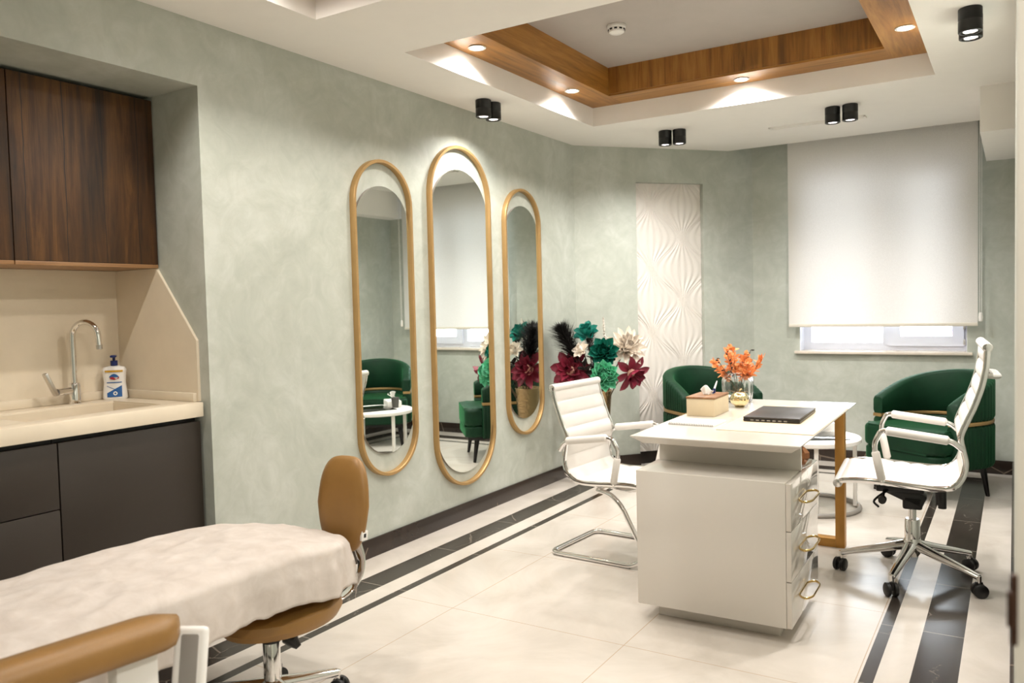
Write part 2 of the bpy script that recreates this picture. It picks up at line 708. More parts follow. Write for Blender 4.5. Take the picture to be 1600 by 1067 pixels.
# ---- right wall, doorway, hall beyond
b = new()
box(b, (.002, 1.03, 0), (.17, YF + .1, 2.95))
box(b, (.002, -.15, 2.2), (.17, 1.03, 2.95))
box(b, (.002, -1.4, 0), (.17, -.15, 2.95))
struct('wall_right', b, M['wall'])
b = new()
box(b, (-3.75, -1.55, 0), (1.7, -1.4, 2.95))
struct('wall_back', b, M['wall'])
b = new()
box(b, (1.55, -1.4, 0), (1.7, 2.6, 2.95))
box(b, (.17, 2.45, 0), (1.55, 2.6, 2.95))
struct('wall_hall', b, M['wall'])
# door frame of the opening the photograph is taken through
b = new()
box(b, (.0015, 1.0, 0), (.172, 1.03, 2.2), .001)
box(b, (.0015, -.15, 0), (.172, -.12, 2.2), .001)
box(b, (.0015, -.12, 2.17), (.172, 1.0, 2.2), .001)
dr = struct('door_1', b, M['door'])
b = new()
box(b, (-.003, .992, .925), (.004, 1.004, 1.0), .001)
box(b, (-.006, .99, .945), (.002, 1.003, .982), .001)
obj('strike_plate', b, M['bronze'], dr)

# ---- ceiling with two coffers
CA = (-2.442, 3.03, -.372, 5.04)      # coffer over the desk
CB = (-2.458, .43, -.372, 2.478)      # coffer over the treatment bed
b = new()
for lo, hi in (((-3.0, CA[3]), (.2, 6.55)), ((-3.0, CB[3]), (.2, CA[1])), ((-3.0, -1.45), (1.65, CB[1])),
               ((-3.0, CA[1]), (CA[0], CA[3])), ((CA[2], CA[1]), (.2, CA[3])),
               ((-3.0, CB[1]), (CB[0], CB[3])), ((CB[2], CB[1]), (1.65, CB[3])), ((.2, CB[3]), (1.65, 2.6))):
    box(b, (*lo, ZC), (*hi, 2.95))
for c in (CA, CB):
    box(b, (c[0], c[1], 2.80), (c[2], c[3], 2.95), mi=1)
box(b, (-3.0, 6.55, 2.78), (.2, 7.0, 2.95))
struct('ceiling', b, [M['ceil'], M['ceil_grey']])
for k, c in enumerate((CA, CB)):
    b = new()
    w, z0, z1 = .225, 2.622, 2.80
    e = .0
    box(b, (c[0], c[1], z0), (c[0] + w, c[3], z1), mi=1)
    box(b, (c[2] - w, c[1], z0), (c[2], c[3], z1), mi=1)
    box(b, (c[0] + w, c[3] - w, z0), (c[2] - w, c[3], z1), mi=0)
    box(b, (c[0] + w, c[1], z0), (c[2] - w, c[1] + w, z1), mi=0)
    # upright boards facing the recess on the two short sides, with a visible butt joint
    box(b, (c[0] + w, c[3] - w - .006, z0 + .012), ((c[0] + c[2]) / 2 - .0015, c[3] - w, z1), mi=2)
    box(b, ((c[0] + c[2]) / 2 + .0015, c[3] - w - .006, z0 + .012), (c[2] - w, c[3] - w, z1), mi=2)
    struct('trim_%d' % (k + 1), b, [M['oak_x'], M['oak_y'], M['oak_z']])
# lowered box (air conditioning bulkhead) in the far right corner
b = new()
box(b, (-.174, 5.49, 2.236), (.1, YF, 2.78))
struct('trim_3', b, M['ceil'])

# ---- skirting
b = new()
box(b, (XL, 2.19, 0), (XL + .012, 5.53, .098), .001)
struct('baseboard_left', b, M['skirt'])
b = new()
wbox(b, 0, T0, -.012, 0, 0, .098)
wbox(b, T1, 1.6, -.012, 0, 0, .098)
wbox(b, T0, T1, .073, .085, 0, .098)
struct('baseboard_corner', b, M['skirt'])
b = new()
box(b, (-1.82, YF - .012, 0), (0, YF, .098), .001)
struct('baseboard_far', b, M['skirt'])
b = new()
box(b, (-.01, 1.03, 0), (.002, YF - .012, .098), .001)
struct('baseboard_right', b, M['skirt'])
b = new()
box(b, (XL, -1.4, 0), (XL + .012, .35, .098), .001)
box(b, (XL, -1.4, 0), (0, -1.388, .098), .001)
struct('baseboard_back', b, M['skirt'])

# ---- window
b = new()
yw = YF + .14
fr = .06
box(b, (WX0, yw, WZ0), (WX0 + fr, yw + .07, WZ1))
box(b, (WX1 - fr, yw, WZ0), (WX1, yw + .07, WZ1))
box(b, (WX0 + fr, yw + .001, WZ0), (WX1 - fr, yw + .069, WZ0 + fr))
box(b, (WX0 + fr, yw + .001, WZ1 - fr), (WX1 - fr, yw + .069, WZ1))
xm = -.83
box(b, (xm - .04, yw, WZ0 + fr), (xm + .04, yw + .07, WZ1 - fr))
# white reveals
box(b, (WX0, YF, WZ0), (WX0 + .004, yw, WZ1))
box(b, (WX1 - .004, YF, WZ0), (WX1, yw, WZ1))
box(b, (WX0, YF, WZ1 - .004), (WX1, yw, WZ1))
win = struct('window_1', b, M['plastic_frame'])
b = new()      # opening sash on the right
sx0, sx1, sz0, sz1 = xm + .01, WX1 - .025, WZ0 + .035, WZ1 - .03
for lo, hi in (((sx0, sz0), (sx0 + .075, sz1)), ((sx1 - .075, sz0), (sx1, sz1)), ((sx0 + .075, sz0), (sx1 - .075, sz0 + .075)), ((sx0 + .075, sz1 - .075), (sx1 - .075, sz1))):
    box(b, (lo[0], yw - .02, lo[1]), (hi[0], yw - .001, hi[1]))
obj('sash', b, M['plastic_frame'], win)
b = new()
box(b, (sx1 - .004, yw - .028, WZ0 + .045), (sx1 + .012, yw - .012, WZ0 + .085), .003)
box(b, (sx1 - .004, yw - .028, WZ0 + .16), (sx1 + .012, yw - .012, WZ0 + .24), .003)
obj('hinge', b, M['steel'], win)
b = new()
box(b, (WX0 + fr, yw + .03, WZ0 + fr), (xm - .04, yw + .036, WZ1 - fr))
obj('pane', b, M['pane'], win)
b = new()
box(b, (sx0 + .075, yw + .012, sz0 + .075), (sx1 - .075, yw + .018, sz1 - .075))
obj('pane', b, M['pane'], win)
b = new()
box(b, (WX0 - .035, YF - .045, WZ0 - .022), (WX1 + .035, YF, WZ0), .003)
box(b, (WX0, YF, WZ0 - .022), (WX1, yw + .02, WZ0))
obj('window_sill', b, M['marble'], win)

# ---- what stands outside
b = new()
box(b, (-40, 9, -4.2), (40, 90, -4))
g_ = struct('ground', b, M['ground'])
for nm, lab, lo, hi, ro in (('house', 'pale pink neighbouring house seen under the blind through the left pane', (-5.3, 24, -4), (-2.5, 32, .9), .6),
                            ('house', 'grey violet roofed house seen under the blind through the right pane', (-1.75, 30, -4), (.6, 38, .1), .75)):
    t = thing(nm, lab, 'house', ((lo[0] + hi[0]) / 2, (lo[1] + hi[1]) / 2, lo[2]))
    b = new()
    box(b, lo, hi)
    obj('wall', b, M['house'], t, True)
    b = new()
    xm_ = (lo[0] + hi[0]) / 2
    q = [b.verts.new(p) for p in ((lo[0] - .3, lo[1] - .3, hi[2]), (hi[0] + .3, lo[1] - .3, hi[2]), (hi[0] + .3, hi[1] + .3, hi[2]), (lo[0] - .3, hi[1] + .3, hi[2]),
                                   (xm_, lo[1] - .3, hi[2] + ro), (xm_, hi[1] + .3, hi[2] + ro))]
    for fc in ((0, 1, 4), (2, 3, 5), (1, 2, 5, 4), (3, 0, 4, 5), (3, 2, 1, 0)):
        b.faces.new([q[i] for i in fc])
    obj('roof', b, M['roofm'], t, True)
    for wx in (.28, .68):
        b = new()
        x_ = lo[0] + (hi[0] - lo[0]) * wx
        box(b, (x_ - .3, lo[1] - .04, hi[2] - 1.6), (x_ + .3, lo[1], hi[2] - .5))
        obj('window', b, M['roofm'], t, True)

# ================================================================ WINDOW BLIND
bx0, bx1, by = -1.528, -.222, 6.645
t = thing('roller_blind', 'white roller blind lowered almost to the sill of the window', 'blind', ((bx0 + bx1) / 2, by, 1.07))
b = new()
grid(b, lambda a, c: Vector((bx0 + (bx1 - bx0) * a, by + .0015 * sin(a * 9), 1.085 + c * 1.56)), 24, 30)
obj('fabric', b, M['blind'], t, True)
b = new()
box(b, (bx0, by - .008, 1.066), (bx1, by + .008, 1.09), .004)
obj('bottom_rail', b, M['blindbar'], t, True)
b = new()
cyl(b, (0, by, 2.67), .03, bx0 - .01, bx1 + .015, axis='x', seg=20)
box(b, (bx0 - .025, by - .035, 2.63), (bx0 - .008, by + .05, 2.78), .004)
box(b, (bx1 + .008, by - .035, 2.63), (bx1 + .025, by + .05, 2.78), .004)
obj('roller', b, M['white'], t, True)
b = new()
tube(b, round_path([(bx1 + .012, by - .028, 2.68), (bx1 + .012, by - .028, 1.16), (bx1 + .024, by - .028, 1.16), (bx1 + .024, by - .028, 2.68)], .006), .0022, 6)
obj('pull_chain', b, M['white'], t, True)
b = new()
lathe(b, [(0, -.032), (.012, -.028), (.014, 0), (.011, .03), (0, .034)], 16, (bx1 + .018, by - .028, 1.13))
obj('chain_weight', b, M['white'], t, True)

# ================================================================ RELIEF PANEL
b = new()
pw, ph = T1 - T0 - .004, ZP - .105
S_, P_ = .275, .5


def relief(a, c):
    x, z = a * pw - .14, c * ph
    ph_ = -.36 * cos(2 * pi * (z - 1.45) / P_)
    k = math.floor(x / S_ + .5)
    best = None
    for kk in (k - 1, k, k + 1):
        w = S_ * (.5 + (ph_ if kk % 2 == 0 else -ph_)) + 1e-5
        d = (x - kk * S_) / w
        if abs(d) <= 1.0 and (best is None or abs(d) < abs(best[0])):
            best = (d, w)
    d, w = best if best else (1.0, .01)
    amp = .0045 * min(1, .35 + (S_ - w) / S_)
    h = amp * sin(pi * 7.5 * d) * (1 - .25 * abs(d)) + .004 * (1 - d * d)
    return W(T0 + .002 + a * pw, .04 - h, .104 + z)


grid(b, relief, 190, 420)
wbox(b, T0 + .002, T1 - .002, .045, .084, .104, .104 + ph)
tag(obj('wall_panel', b, M['relief'], angle=60), 'tall white relief panel with fan shaped waves set in the slanted wall', 'wall panel')

# ================================================================ WALL MIRRORS


def stadium(w, h, n=22):
    rr = w / 2
    pts = []
    for k in range(n + 1):
        a = pi * k / n
        pts.append((rr * cos(a), h / 2 - rr + rr * sin(a)))
    for k in range(n + 1):
        a = pi + pi * k / n
        pts.append((rr * cos(a), -h / 2 + rr + rr * sin(a)))
    return pts


for yc, zc, w, h, gz, gh, lab in (
        (3.301, 1.242, .468, 1.676, 1.232, 1.42, 'gold framed pill mirror hanging closest to the kitchenette niche'),
        (4.013, 1.234, .624, 2.05, 1.203, 1.83, 'tallest gold framed pill mirror, in the middle of the green wall'),
        (4.727, 1.246, .468, 1.67, 1.244, 1.444, 'gold framed pill mirror hanging next to the flowers and wall corner')):
    t = thing('wall_mirror', lab, 'mirror', (XL, yc, zc - h / 2), 0, 'gold framed mirrors on the green wall')
    b = new()
    path = [Vector((XL + .018, yc + p[0], zc + p[1])) for p in stadium(w - .019, h - .019)]
    n = len(path)
    rings = []
    for i, p in enumerate(path):
        tn = (path[(i + 1) % n] - path[i - 1]).normalized()
        ou = tn.cross(Vector((1, 0, 0)))
        ring = []
        for (o_, d_) in ((-.0095, -.018), (-.0095, .009), (-.007, .013), (.007, .013), (.0095, .009), (.0095, -.018)):
            ring.append(b.verts.new(p + ou * o_ + Vector((d_, 0, 0))))
        rings.append(ring)
    for i in range(n):
        A, B = rings[i], rings[(i + 1) % n]
        for k in range(6):
            b.faces.new((A[k], A[(k + 1) % 6], B[(k + 1) % 6], B[k]))
    obj('frame', b, M['gold'], t, True)
    b = new()
    ol = stadium(w - .037, gh)
    lo = [b.verts.new((XL, yc + p[0], gz + p[1])) for p in ol]
    hi = [b.verts.new((XL + .014, yc + p[0], gz + p[1])) for p in ol]
    b.faces.new(lo[::-1]); b.faces.new(hi)
    for k in range(len(ol)):
        k2 = (k + 1) % len(ol)
        b.faces.new((lo[k], lo[k2], hi[k2], hi[k])).material_index = 1
    obj('mirror_glass', b, [M['mirror'], M['greyplastic']], t, True, angle=20)

# ================================================================ KITCHENETTE
NY0, NY1 = .35, 2.19
cf = -3.157
for y0, y1, d0, lab in ((1.592, 2.184, .0, 'dark walnut wall cabinet ending at the right side of the niche'),
                        (.99, 1.588, .0, 'dark walnut wall cabinet cut off by the left picture edge')):
    t = thing('wall_cabinet', lab, 'cabinet', (-3.3, (y0 + y1) / 2, 1.5), 0, 'walnut wall cabinets over the sink')
    b = new()
    box(b, (-3.47, y0 + .002, 1.512), (cf - .02, y1 - .002, 2.205), .001)
    obj('body', b, M['walnut'], t, True)
    b = new()
    box(b, (cf - .019, y0, 1.512), (cf, y1, 2.213), .001)
    obj('door', b, M['walnut'], t, True)
    b = new()
    box(b, (-3.47, y0, 1.496), (cf, y1, 1.511), .001)
    obj('bottom_board', b, M['walnut_edge'], t, True)
# splash back (back + right side with the slanted top)
b = new()
box(b, (-3.475, NY0, .926), (-3.463, NY1 - .0125, 1.495))
tag(obj('backsplash', b, M['beige']), 'wide cream stone splashback behind the faucet', 'backsplash')
b = new()
side = [(-3.474, .926), (-2.915, .926), (-2.915, 1.183), (-3.166, 1.495), (-3.474, 1.495)]
lo = [b.verts.new((x, NY1 - .012, z)) for x, z in side]
hi = [b.verts.new((x, NY1, z)) for x, z in side]
b.faces.new(lo); b.faces.new(hi[::-1])
for k in range(5):
    b.faces.new((lo[k], hi[k], hi[(k + 1) % 5], lo[(k + 1) % 5]))
tag(obj('side_splash', b, M['beige']), 'cream stone side panel with slanted top edge right of the sink', 'side panel')
# worktop with an integrated basin
t = thing('worktop', 'cream stone worktop with a moulded sink and thick front edge', 'worktop', (-3.18, 1.27, .86))
b = new()
wx0, wx1 = -3.463, -2.885
bx = (-3.335, -3.0, 1.52, 2.06)
yT = NY1 - .012
box(b, (wx0, NY0, .865), (bx[0], yT, .925), .003)
box(b, (bx[1], NY0, .865), (wx1, yT, .925), .003)
box(b, (bx[0] - .003, bx[3], .865), (bx[1] + .003, yT, .925))
box(b, (bx[0] - .003, NY0, .865), (bx[1] + .003, bx[2], .925))
obj('slab', b, M['beige'], t, True)
b = new()
box(b, (bx[0] + .004, bx[2] + .004, .785), (bx[1] - .004, bx[3] - .004, .795))
box(b, (bx[0] - .001, bx[2] - .001, .785), (bx[0] + .006, bx[3] + .001, .918))
box(b, (bx[1] - .006, bx[2] - .001, .785), (bx[1] + .001, bx[3] + .001, .918))
box(b, (bx[0] + .006, bx[2] - .001, .785), (bx[1] - .006, bx[2] + .006, .918))
box(b, (bx[0] + .006, bx[3] - .006, .785), (bx[1] - .006, bx[3] + .001, .918))
obj('basin', b, M['beige'], t, True)
b = new()
cyl(b, (-3.17, 1.79, 0), .03, .795, .799)
obj('drain', b, M['chrome'], t, True)
b = new()
box(b, (wx0, NY0, .925), (wx0 + .018, yT, .962), .003)
box(b, (wx0 + .018, yT - .018, .925), (-2.925, yT, .962), .003)
obj('upstand', b, M['beige'], t, True)
# base units
t = thing('base_cabinet', 'anthracite base cabinet with one wide door below the sink', 'cabinet', (-3.2, 1.87, 0))
b = new()
box(b, (-3.47, 1.578, .08), (-2.93, 2.178, .775), .001)
box(b, (-2.985, 1.578, .775), (-2.945, 2.178, .864))
box(b, (-3.4, 1.578, 0), (-2.98, 2.178, .08))
obj('body', b, M['black'], t, True)
b = new()
box(b, (-2.929, 1.58, .085), (-2.908, 2.176, .845), .0015)
obj('door', b, M['anthracite'], t, True)
t = thing('base_cabinet', 'anthracite base cabinet with stacked drawers, cut by the left picture edge', 'cabinet', (-3.2, 1.27, 0))
b = new()
box(b, (-3.47, .97, .08), (-2.93, 1.574, .775), .001)
box(b, (-2.985, .97, .775), (-2.945, 1.574, .864))
box(b, (-3.4, .97, 0), (-2.98, 1.574, .08))
obj('body', b, M['black'], t, True)
for z0, z1 in ((.085, .604), (.608, .845)):
    b = new()
    box(b, (-2.929, .972, z0), (-2.908, 1.575, z1), .0015)
    obj('drawer', b, M['anthracite'], t, True)

# faucet
fx, fy, fz = -3.395, 1.926, .925
t = thing('faucet', 'chrome gooseneck faucet with a side lever behind the sink', 'faucet', (fx, fy, fz))
b = new()
lathe(b, [(0, 0), (.026, 0), (.026, .004), (.022, .008), (.022, .085), (.019, .09), (0, .09)], 28, (fx, fy, fz))
obj('base', b, M['chrome'], t, True)
b = new()
R0 = .062
dirx = Vector((.93, .36, 0))
P = [Vector((fx, fy, fz + .08)), Vector((fx, fy, fz + .28))]
top = Vector((fx, fy, fz + .285))
for k in range(1, 15):
    a = pi * k / 15 * 1.06
    P.append(top + dirx * (R0 - R0 * cos(a)) + Vector((0, 0, R0 * sin(a))))
last = P[-1]
P.append(last + Vector((dirx.x * .004, dirx.y * .004, -.045)))
tube(b, P, .0115, 14)
obj('spout', b, M['chrome'], t, True)
b = new()
e_ = P[-1]
cyl(b, (e_.x, e_.y, e_.z - .012), .0125, 0, .02, seg=18)
obj('aerator', b, M['steel'], t, True)
b = new()
tube(b, [(fx, fy - .01, fz + .058), (fx + .02, fy - .085, fz + .058)], .015, 16)
obj('valve', b, M['chrome'], t, True)
b = new()
box(b, (fx + .008, fy - .1, fz + .045), (fx + .034, fy - .084, fz + .15), .004, rot=Matrix.Rotation(.42, 3, 'X'), pivot=(fx + .02, fy - .09, fz + .05))
obj('lever', b, M['steel'], t, True)

# soap dispenser
sx, sy, sz = -3.395, 2.108, .925
t = thing('soap_dispenser', 'white pump soap bottle with blue head on the worktop corner', 'soap bottle', (sx, sy, sz), radians(-38))
b = new()


def bottle(a, c):
    prof = [(.0, 0), (.046, 0), (.05, .006), (.049, .03), (.044, .075), (.047, .115), (.049, .13), (.043, .142), (.02, .148), (.0, .149)]
    k = c * (len(prof) - 1)
    i = min(int(k), len(prof) - 2)
    q = k - i
    rr = prof[i][0] * (1 - q) + prof[i + 1][0] * q
    z = prof[i][1] * (1 - q) + prof[i + 1][1] * q
    an = 2 * pi * a
    ca, sa = cos(an), sin(an)
    return Vector((.55 * rr * (abs(ca) ** .7) * (1 if ca > 0 else -1), rr * (abs(sa) ** .7) * (1 if sa > 0 else -1), z))


grid(b, bottle, 40, 37, closed_u=True)
obj('bottle', b, M['white'], t)
b = new()
cyl(b, (0, 0, 0), .015, .149, .172, seg=20)
cyl(b, (0, 0, 0), .006, .172, .188, seg=12)
box(b, (-.008, -.012, .186), (.034, .012, .196), .003)
obj('pump', b, M['blue'], t)
# label marks on the front face
b = new()


def mark(bm, pts, mi, lift=.0006):
    vs = []
    for (yy, zz) in pts:
        # front surface of the bottle at this height
        rr = .044 + .005 * abs((zz - .075) / .05)
        rr = min(rr, .049)
        s_ = max(-1, min(1, abs(yy) / rr)) ** (1 / .7)
        xx = .55 * rr * (max(0, 1 - s_ * s_) ** .5) ** .7
        vs.append(bm.verts.new((xx + .0015 + lift, yy, zz)))
    fc = bm.faces.new(vs)
    fc.material_index = mi


def strip(bm, y0, y1, zf0, zf1, mi, n=8, lift=.0006):
    for k in range(n):
        a, c = y0 + (y1 - y0) * k / n, y0 + (y1 - y0) * (k + 1) / n
        mark(bm, [(a, zf0(a)), (c, zf0(c)), (c, zf1(c)), (a, zf1(a))], mi, lift)


strip(b, -.036, .036, lambda y: .122, lambda y: .13, 0)
strip(b, -.02, .02, lambda y: .099, lambda y: .099 + .015 * (1 - (y / .021) ** 2), 1)
strip(b, -.017, .02, lambda y: .087 + abs(y) * .3, lambda y: .097 - .006 * sin(y * 200), 2)
strip(b, -.03, .03, lambda y: .074, lambda y: .078, 1)
strip(b, -.03, .03, lambda y: .012, lambda y: .03 + .9 * (y + .03) * .6, 1)
strip(b, -.03, .03, lambda y: .06 - .5 * (y + .03), lambda y: .0625 - .5 * (y + .03), 1, lift=.0008)
for k in range(10):
    a0, a1 = 2 * pi * k / 10, 2 * pi * (k + 1) / 10
    mark(b, [(.003 + .009 * cos(a0), .028 + .009 * sin(a0)), (.003 + .009 * cos(a1), .028 + .009 * sin(a1)),
             (.003 + .004 * cos(a1), .028 + .004 * sin(a1)), (.003 + .004 * cos(a0), .028 + .004 * sin(a0))], 3, .0012)
obj('label', b, [M['yellow'], M['blue2'], M['red'], M['white']], t)

# ================================================================ CEILING LAMPS
lampA = thing('ceiling_spotlight', 'x', 'ceiling light', (-2.64, 3.99, ZC), 0, 'black cylinder ceiling lights')
b = new()
lathe(b, [(0, 0), (.043, 0), (.046, -.003), (.046, -.047), (.0445, -.049), (.0445, -.052), (.046, -.054), (.046, -.098), (.043, -.1), (.036, -.1), (.034, -.092), (.0, -.092)], 32)
obj('body', b, M['blackmetal'], lampA)
b = new()
lathe(b, [(.0325, -.0935), (.034, -.0945), (.030, -.0965), (.0275, -.0935)], 28)
obj('reflector_ring', b, M['chrome'], lampA)
b = new()
lathe(b, [(0, -.0945), (.026, -.0945), (.027, -.093), (0, -.093)], 24)
obj('lens', b, M['lens_dim'], lampA)
spot('spot_light', (0, 0, -.103), SPOT_W, lampA, 150, 1.0, .03)
lampA['label'] = 'black cylinder ceiling light over the middle mirror, left one of its pair'
wall_light = [c for c in lampA.children if c.type == 'LIGHT'][0].data.copy()
wall_light.energy = SPOT_W * .55
full_light = [c for c in lampA.children if c.type == 'LIGHT'][0].data
for x, y, lab in ((-2.635, 4.088, 'black cylinder ceiling light over the middle mirror, right one of its pair'),
                  (-2.10, 5.49, 'black cylinder ceiling light before the slanted wall, left one of its pair'),
                  (-2.003, 5.51, 'black cylinder ceiling light before the slanted wall, right one of its pair'),
                  (-.983, 5.492, 'black cylinder ceiling light beside the air slot, left one of its pair'),
                  (-.877, 5.478, 'black cylinder ceiling light beside the air slot, right one of its pair'),
                  (-.162, 3.976, 'large looking black cylinder ceiling light in the top right corner, front one of two'),
                  (-.164, 4.075, 'black cylinder ceiling light half hidden behind the top right corner one')):
    o = dup(lampA, (x, y, ZC), 0, lab)
    if x < -2.5:         # the pair close to the mirror wall is dimmed
        for c in list(o.children) + list(lampA.children):
            if c.type == 'LIGHT':
                c.data = wall_light
    else:
        for c in o.children:
            if c.type == 'LIGHT':
                c.data = full_light
dl = thing('recessed_downlight', 'x', 'downlight', (-2.345, 3.5, 2.622), 0, 'recessed downlights in the oak soffits')
b = new()
lathe(b, [(.0, .0), (.034, .0), (.045, -.001), (.047, -.004), (.044, -.006), (.034, -.004)], 32)
obj('trim_ring', b, M['white'], dl)
b = new()
lathe(b, [(0, -.0045), (.033, -.0045), (.034, -.001), (0, -.001)], 28)
obj('lens', b, M['lens'], dl)
spot('down_light', (0, 0, -.012), DOWN_W, dl, 150, .5, .03, WARM)
dl['label'] = 'lit recessed downlight in the oak soffit, nearest on the mirror side'
cx0 = .093
for x, y, lab in ((-2.343, 4.547, 'lit recessed downlight in the oak soffit by the far left corner of the recess'),
                  (-1.40, 4.937, 'lit recessed downlight in the far oak soffit, before the window'),
                  (-.465, 4.50, 'lit recessed downlight in the right oak soffit near the top edge'),
                  (-.465, 3.50, 'recessed downlight in the right oak soffit, hidden behind the white ceiling edge'),
                  (-1.40, 3.135, 'recessed downlight in the near oak soffit, hidden behind the white ceiling edge'),
                  (-2.36, .95, 'added unseen fill downlight in the ceiling recess over the head of the treatment bed'),
                  (-2.36, 1.95, 'added unseen fill downlight in the ceiling recess over the foot of the treatment bed'),
                  (-1.40, 2.37, 'added unseen fill downlight in the far soffit of the recess over the bed'),
                  (-.465, 1.95, 'added unseen fill downlight in the bed recess by the right wall, far one'),
                  (-.465, .95, 'added unseen fill downlight in the bed recess by the right wall, near one')):
    o = dup(dl, (x, y, 2.622), 0, lab)
    if y < 2.6:          # lamps over the bed are added out of view as wide fill, slightly dimmed
        for c in o.children:
            if c.type == 'LIGHT':
                c.data = c.data.copy()
                c.data.energy = DOWN_W * .95
                c.data.spot_size = radians(176)
for y in (-.7, .75):  # hall lamps added behind the camera to brighten room and door jamb
    o = dup(dl, (.95, y, ZC), 0, 'added unseen fill downlight in the hall ceiling outside the doorway, %s one' % ('near' if y < 0 else 'far'))
    for c in o.children:
        if c.type == 'LIGHT':
            c.data = c.data.copy()
            c.data.energy = DOWN_W * 3
            c.data.spot_size = radians(176)
t = thing('smoke_detector', 'round white smoke detector on the raised ceiling inside the oak frame', 'smoke detector', (-1.84, 4.11, 2.8))
b = new()
lathe(b, [(0, 0), (.05, 0), (.052, -.004), (.05, -.014), (.046, -.016)], 32)
lathe(b, [(.046, -.016), (.045, -.022), (.041, -.038), (.03, -.045), (0, -.046)], 32)
obj('housing', b, M['white'], t)
b = new()
for k in range(10):
    a = 2 * pi * k / 10
    box(b, (.042, -.008, -.030), (.0465, .008, -.022), 0, rot=Matrix.Rotation(a, 3, 'Z'), pivot=(0, 0, 0))
obj('vent_slot', b, M['black'], t)
t = thing('air_vent', 'narrow slot air vent in the ceiling behind the black spotlights', 'vent', (-1.16, 5.89, ZC))
b = new()
vx0, vx1, vy0, vy1 = -1.475, -.845, 5.85, 5.93
for lo, hi in (((vx0, vy0), (vx1, vy0 + .018)), ((vx0, vy1 - .018), (vx1, vy1)), ((vx0, vy0), (vx0 + .018, vy1)), ((vx1 - .018, vy0), (vx1, vy1))):
    box(b, (*lo, ZC - .008), (*hi, ZC), .001)
box(b, (vx0, vy0 + .048, ZC - .004), (vx1, vy1 - .018, ZC))
obj('frame', b, M['ceil'], t, True)
b = new()
box(b, (vx0 + .01, vy0 + .01, ZC - .0015), (vx1 - .01, vy1 - .01, ZC))
obj('slot', b, M['black'], t, True)

# ================================================================ DESK
D = thing('desk', 'white desk with drawer pedestal and gold frame leg', 'desk', (-1.006, 3.065, 0), radians(1.0))
b = new()
hw, L_ = .337, 1.385
q0 = [(-hw, 0), (hw, 0), (hw, L_), (-hw, L_)]
i_ = .042
q1 = [(-hw + i_, i_), (hw - i_, i_), (hw - i_, L_ - i_), (-hw + i_, L_ - i_)]
r0 = [b.verts.new((x, y, .75)) for x, y in q0]
r1 = [b.verts.new((x, y, .746)) for x, y in q0]
r2 = [b.verts.new((x, y, .716)) for x, y in q1]
b.faces.new(r0)
b.faces.new(r2[::-1])
for A, B in ((r1, r0), (r2, r1)):
    for k in range(4):
        b.faces.new((A[k], A[(k + 1) % 4], B[(k + 1) % 4], B[k]))
obj('tabletop', b, M['lacquer'], D, angle=15)
b = new()
box(b, (-.307, -.018, .062), (.285, .50, .613), .002)
obj('pedestal', b, M['lacquer'], D)
b = new()
box(b, (-.245, .055, 0), (.245, .46, .062), .002)
obj('plinth', b, M['lacquer'], D)
b = new()
box(b, (-.297, .228, .613), (.293, .248, .716), .001)
box(b, (-.297, .248, .613), (-.279, .50, .716), .001)
obj('riser', b, M['lacquer'], D)
for z0, z1 in ((.432, .611), (.241, .429), (.064, .238)):
    b = new()
    box(b, (.286, -.018, z0), (.305, .499, z1), .0015)
    dw = obj('drawer', b, M['gloss'], D)
    b = new()
    zz = (z0 + z1) / 2 + .005
    y0, y1, px = .07, .30, .05
    path = round_path([(.307, y0 + .03, zz), (.307 + px * .55, y0, zz), (.307 + px, y0 + .04, zz), (.307 + px, y1 - .04, zz), (.307 + px * .55, y1, zz), (.307, y1 - .03, zz)], .02, 5, closed=True)
    tube(b, path, .0032, 8, closed=True, flat=1.5, up=(0, 0, 1))
    cyl(b, (0, .12, zz), .0045, .303, .309, axis='x', seg=12)
    cyl(b, (0, .25, zz), .0045, .303, .309, axis='x', seg=12)
    obj('handle', b, M['goldshine'], dw)
b = new()
yl = 1.32
for xx in (-.285, .243):
    box(b, (xx, yl, 0), (xx + .045, yl + .06, .716), .001)
box(b, (-.24, yl, 0), (.243, yl + .06, .045), .001)
box(b, (-.24, yl, .68), (.243, yl + .06, .716), .001)
obj('leg_frame', b, M['goldleg'], D)


def desk_pt(x, y, z):
    return (x, y, z)


# things on the desk (world coordinates)
ZD = .75
t = thing('desk_pad', 'cream desk pad lying under the laptop', 'desk pad', (-.885, 3.80, ZD), radians(1))
b = new()
box(b, (-.195, -.46, 0), (.2, .42, .003), .001)
obj('pad', b, M['mat'], t)
t = thing('laptop', 'closed dark grey laptop on the desk pad', 'laptop', (-.916, 3.80, ZD + .003), radians(2))
b = new()
box(b, (-.122, -.197, .002), (.122, .197, .014), .003)
obj('base', b, M['laptop_edge'], t)
b = new()
box(b, (-.122, -.198, .0145), (.122, .198, .0225), .003)
obj('screen_lid', b, M['laptop'], t)
b = new()
for k in range(7):
    box(b, (-.09 + k * .024, -.1982, .005), (-.076 + k * .024, -.1965, .011))
obj('port', b, M['greyplastic'], t)
for x in (-.1, .1):
    for y in (-.17, .17):
        b = new()
        cyl(b, (x, y, 0), .008, 0, .003, seg=12, b=.0005)
        obj('rubber_foot', b, M['black'], t)
# tissue box
t = thing('tissue_box', 'beige tissue box with a walnut lid on the desk', 'tissue box', (-1.262, 3.812, ZD), radians(1))
b = new()
box(b, (-.068, -.118, 0), (.068, .118, .083), .003)
obj('body', b, M['box'], t)
b = new()
box(b, (-.07, -.12, .0832), (.07, .12, .0925), .002)
obj('lid', b, M['boxlid'], t)
tt = thing('tissue', 'white tissue poking out of the walnut lid of the box', 'tissue', (-1.262, 3.80, ZD + .0925), 0)
b = new()


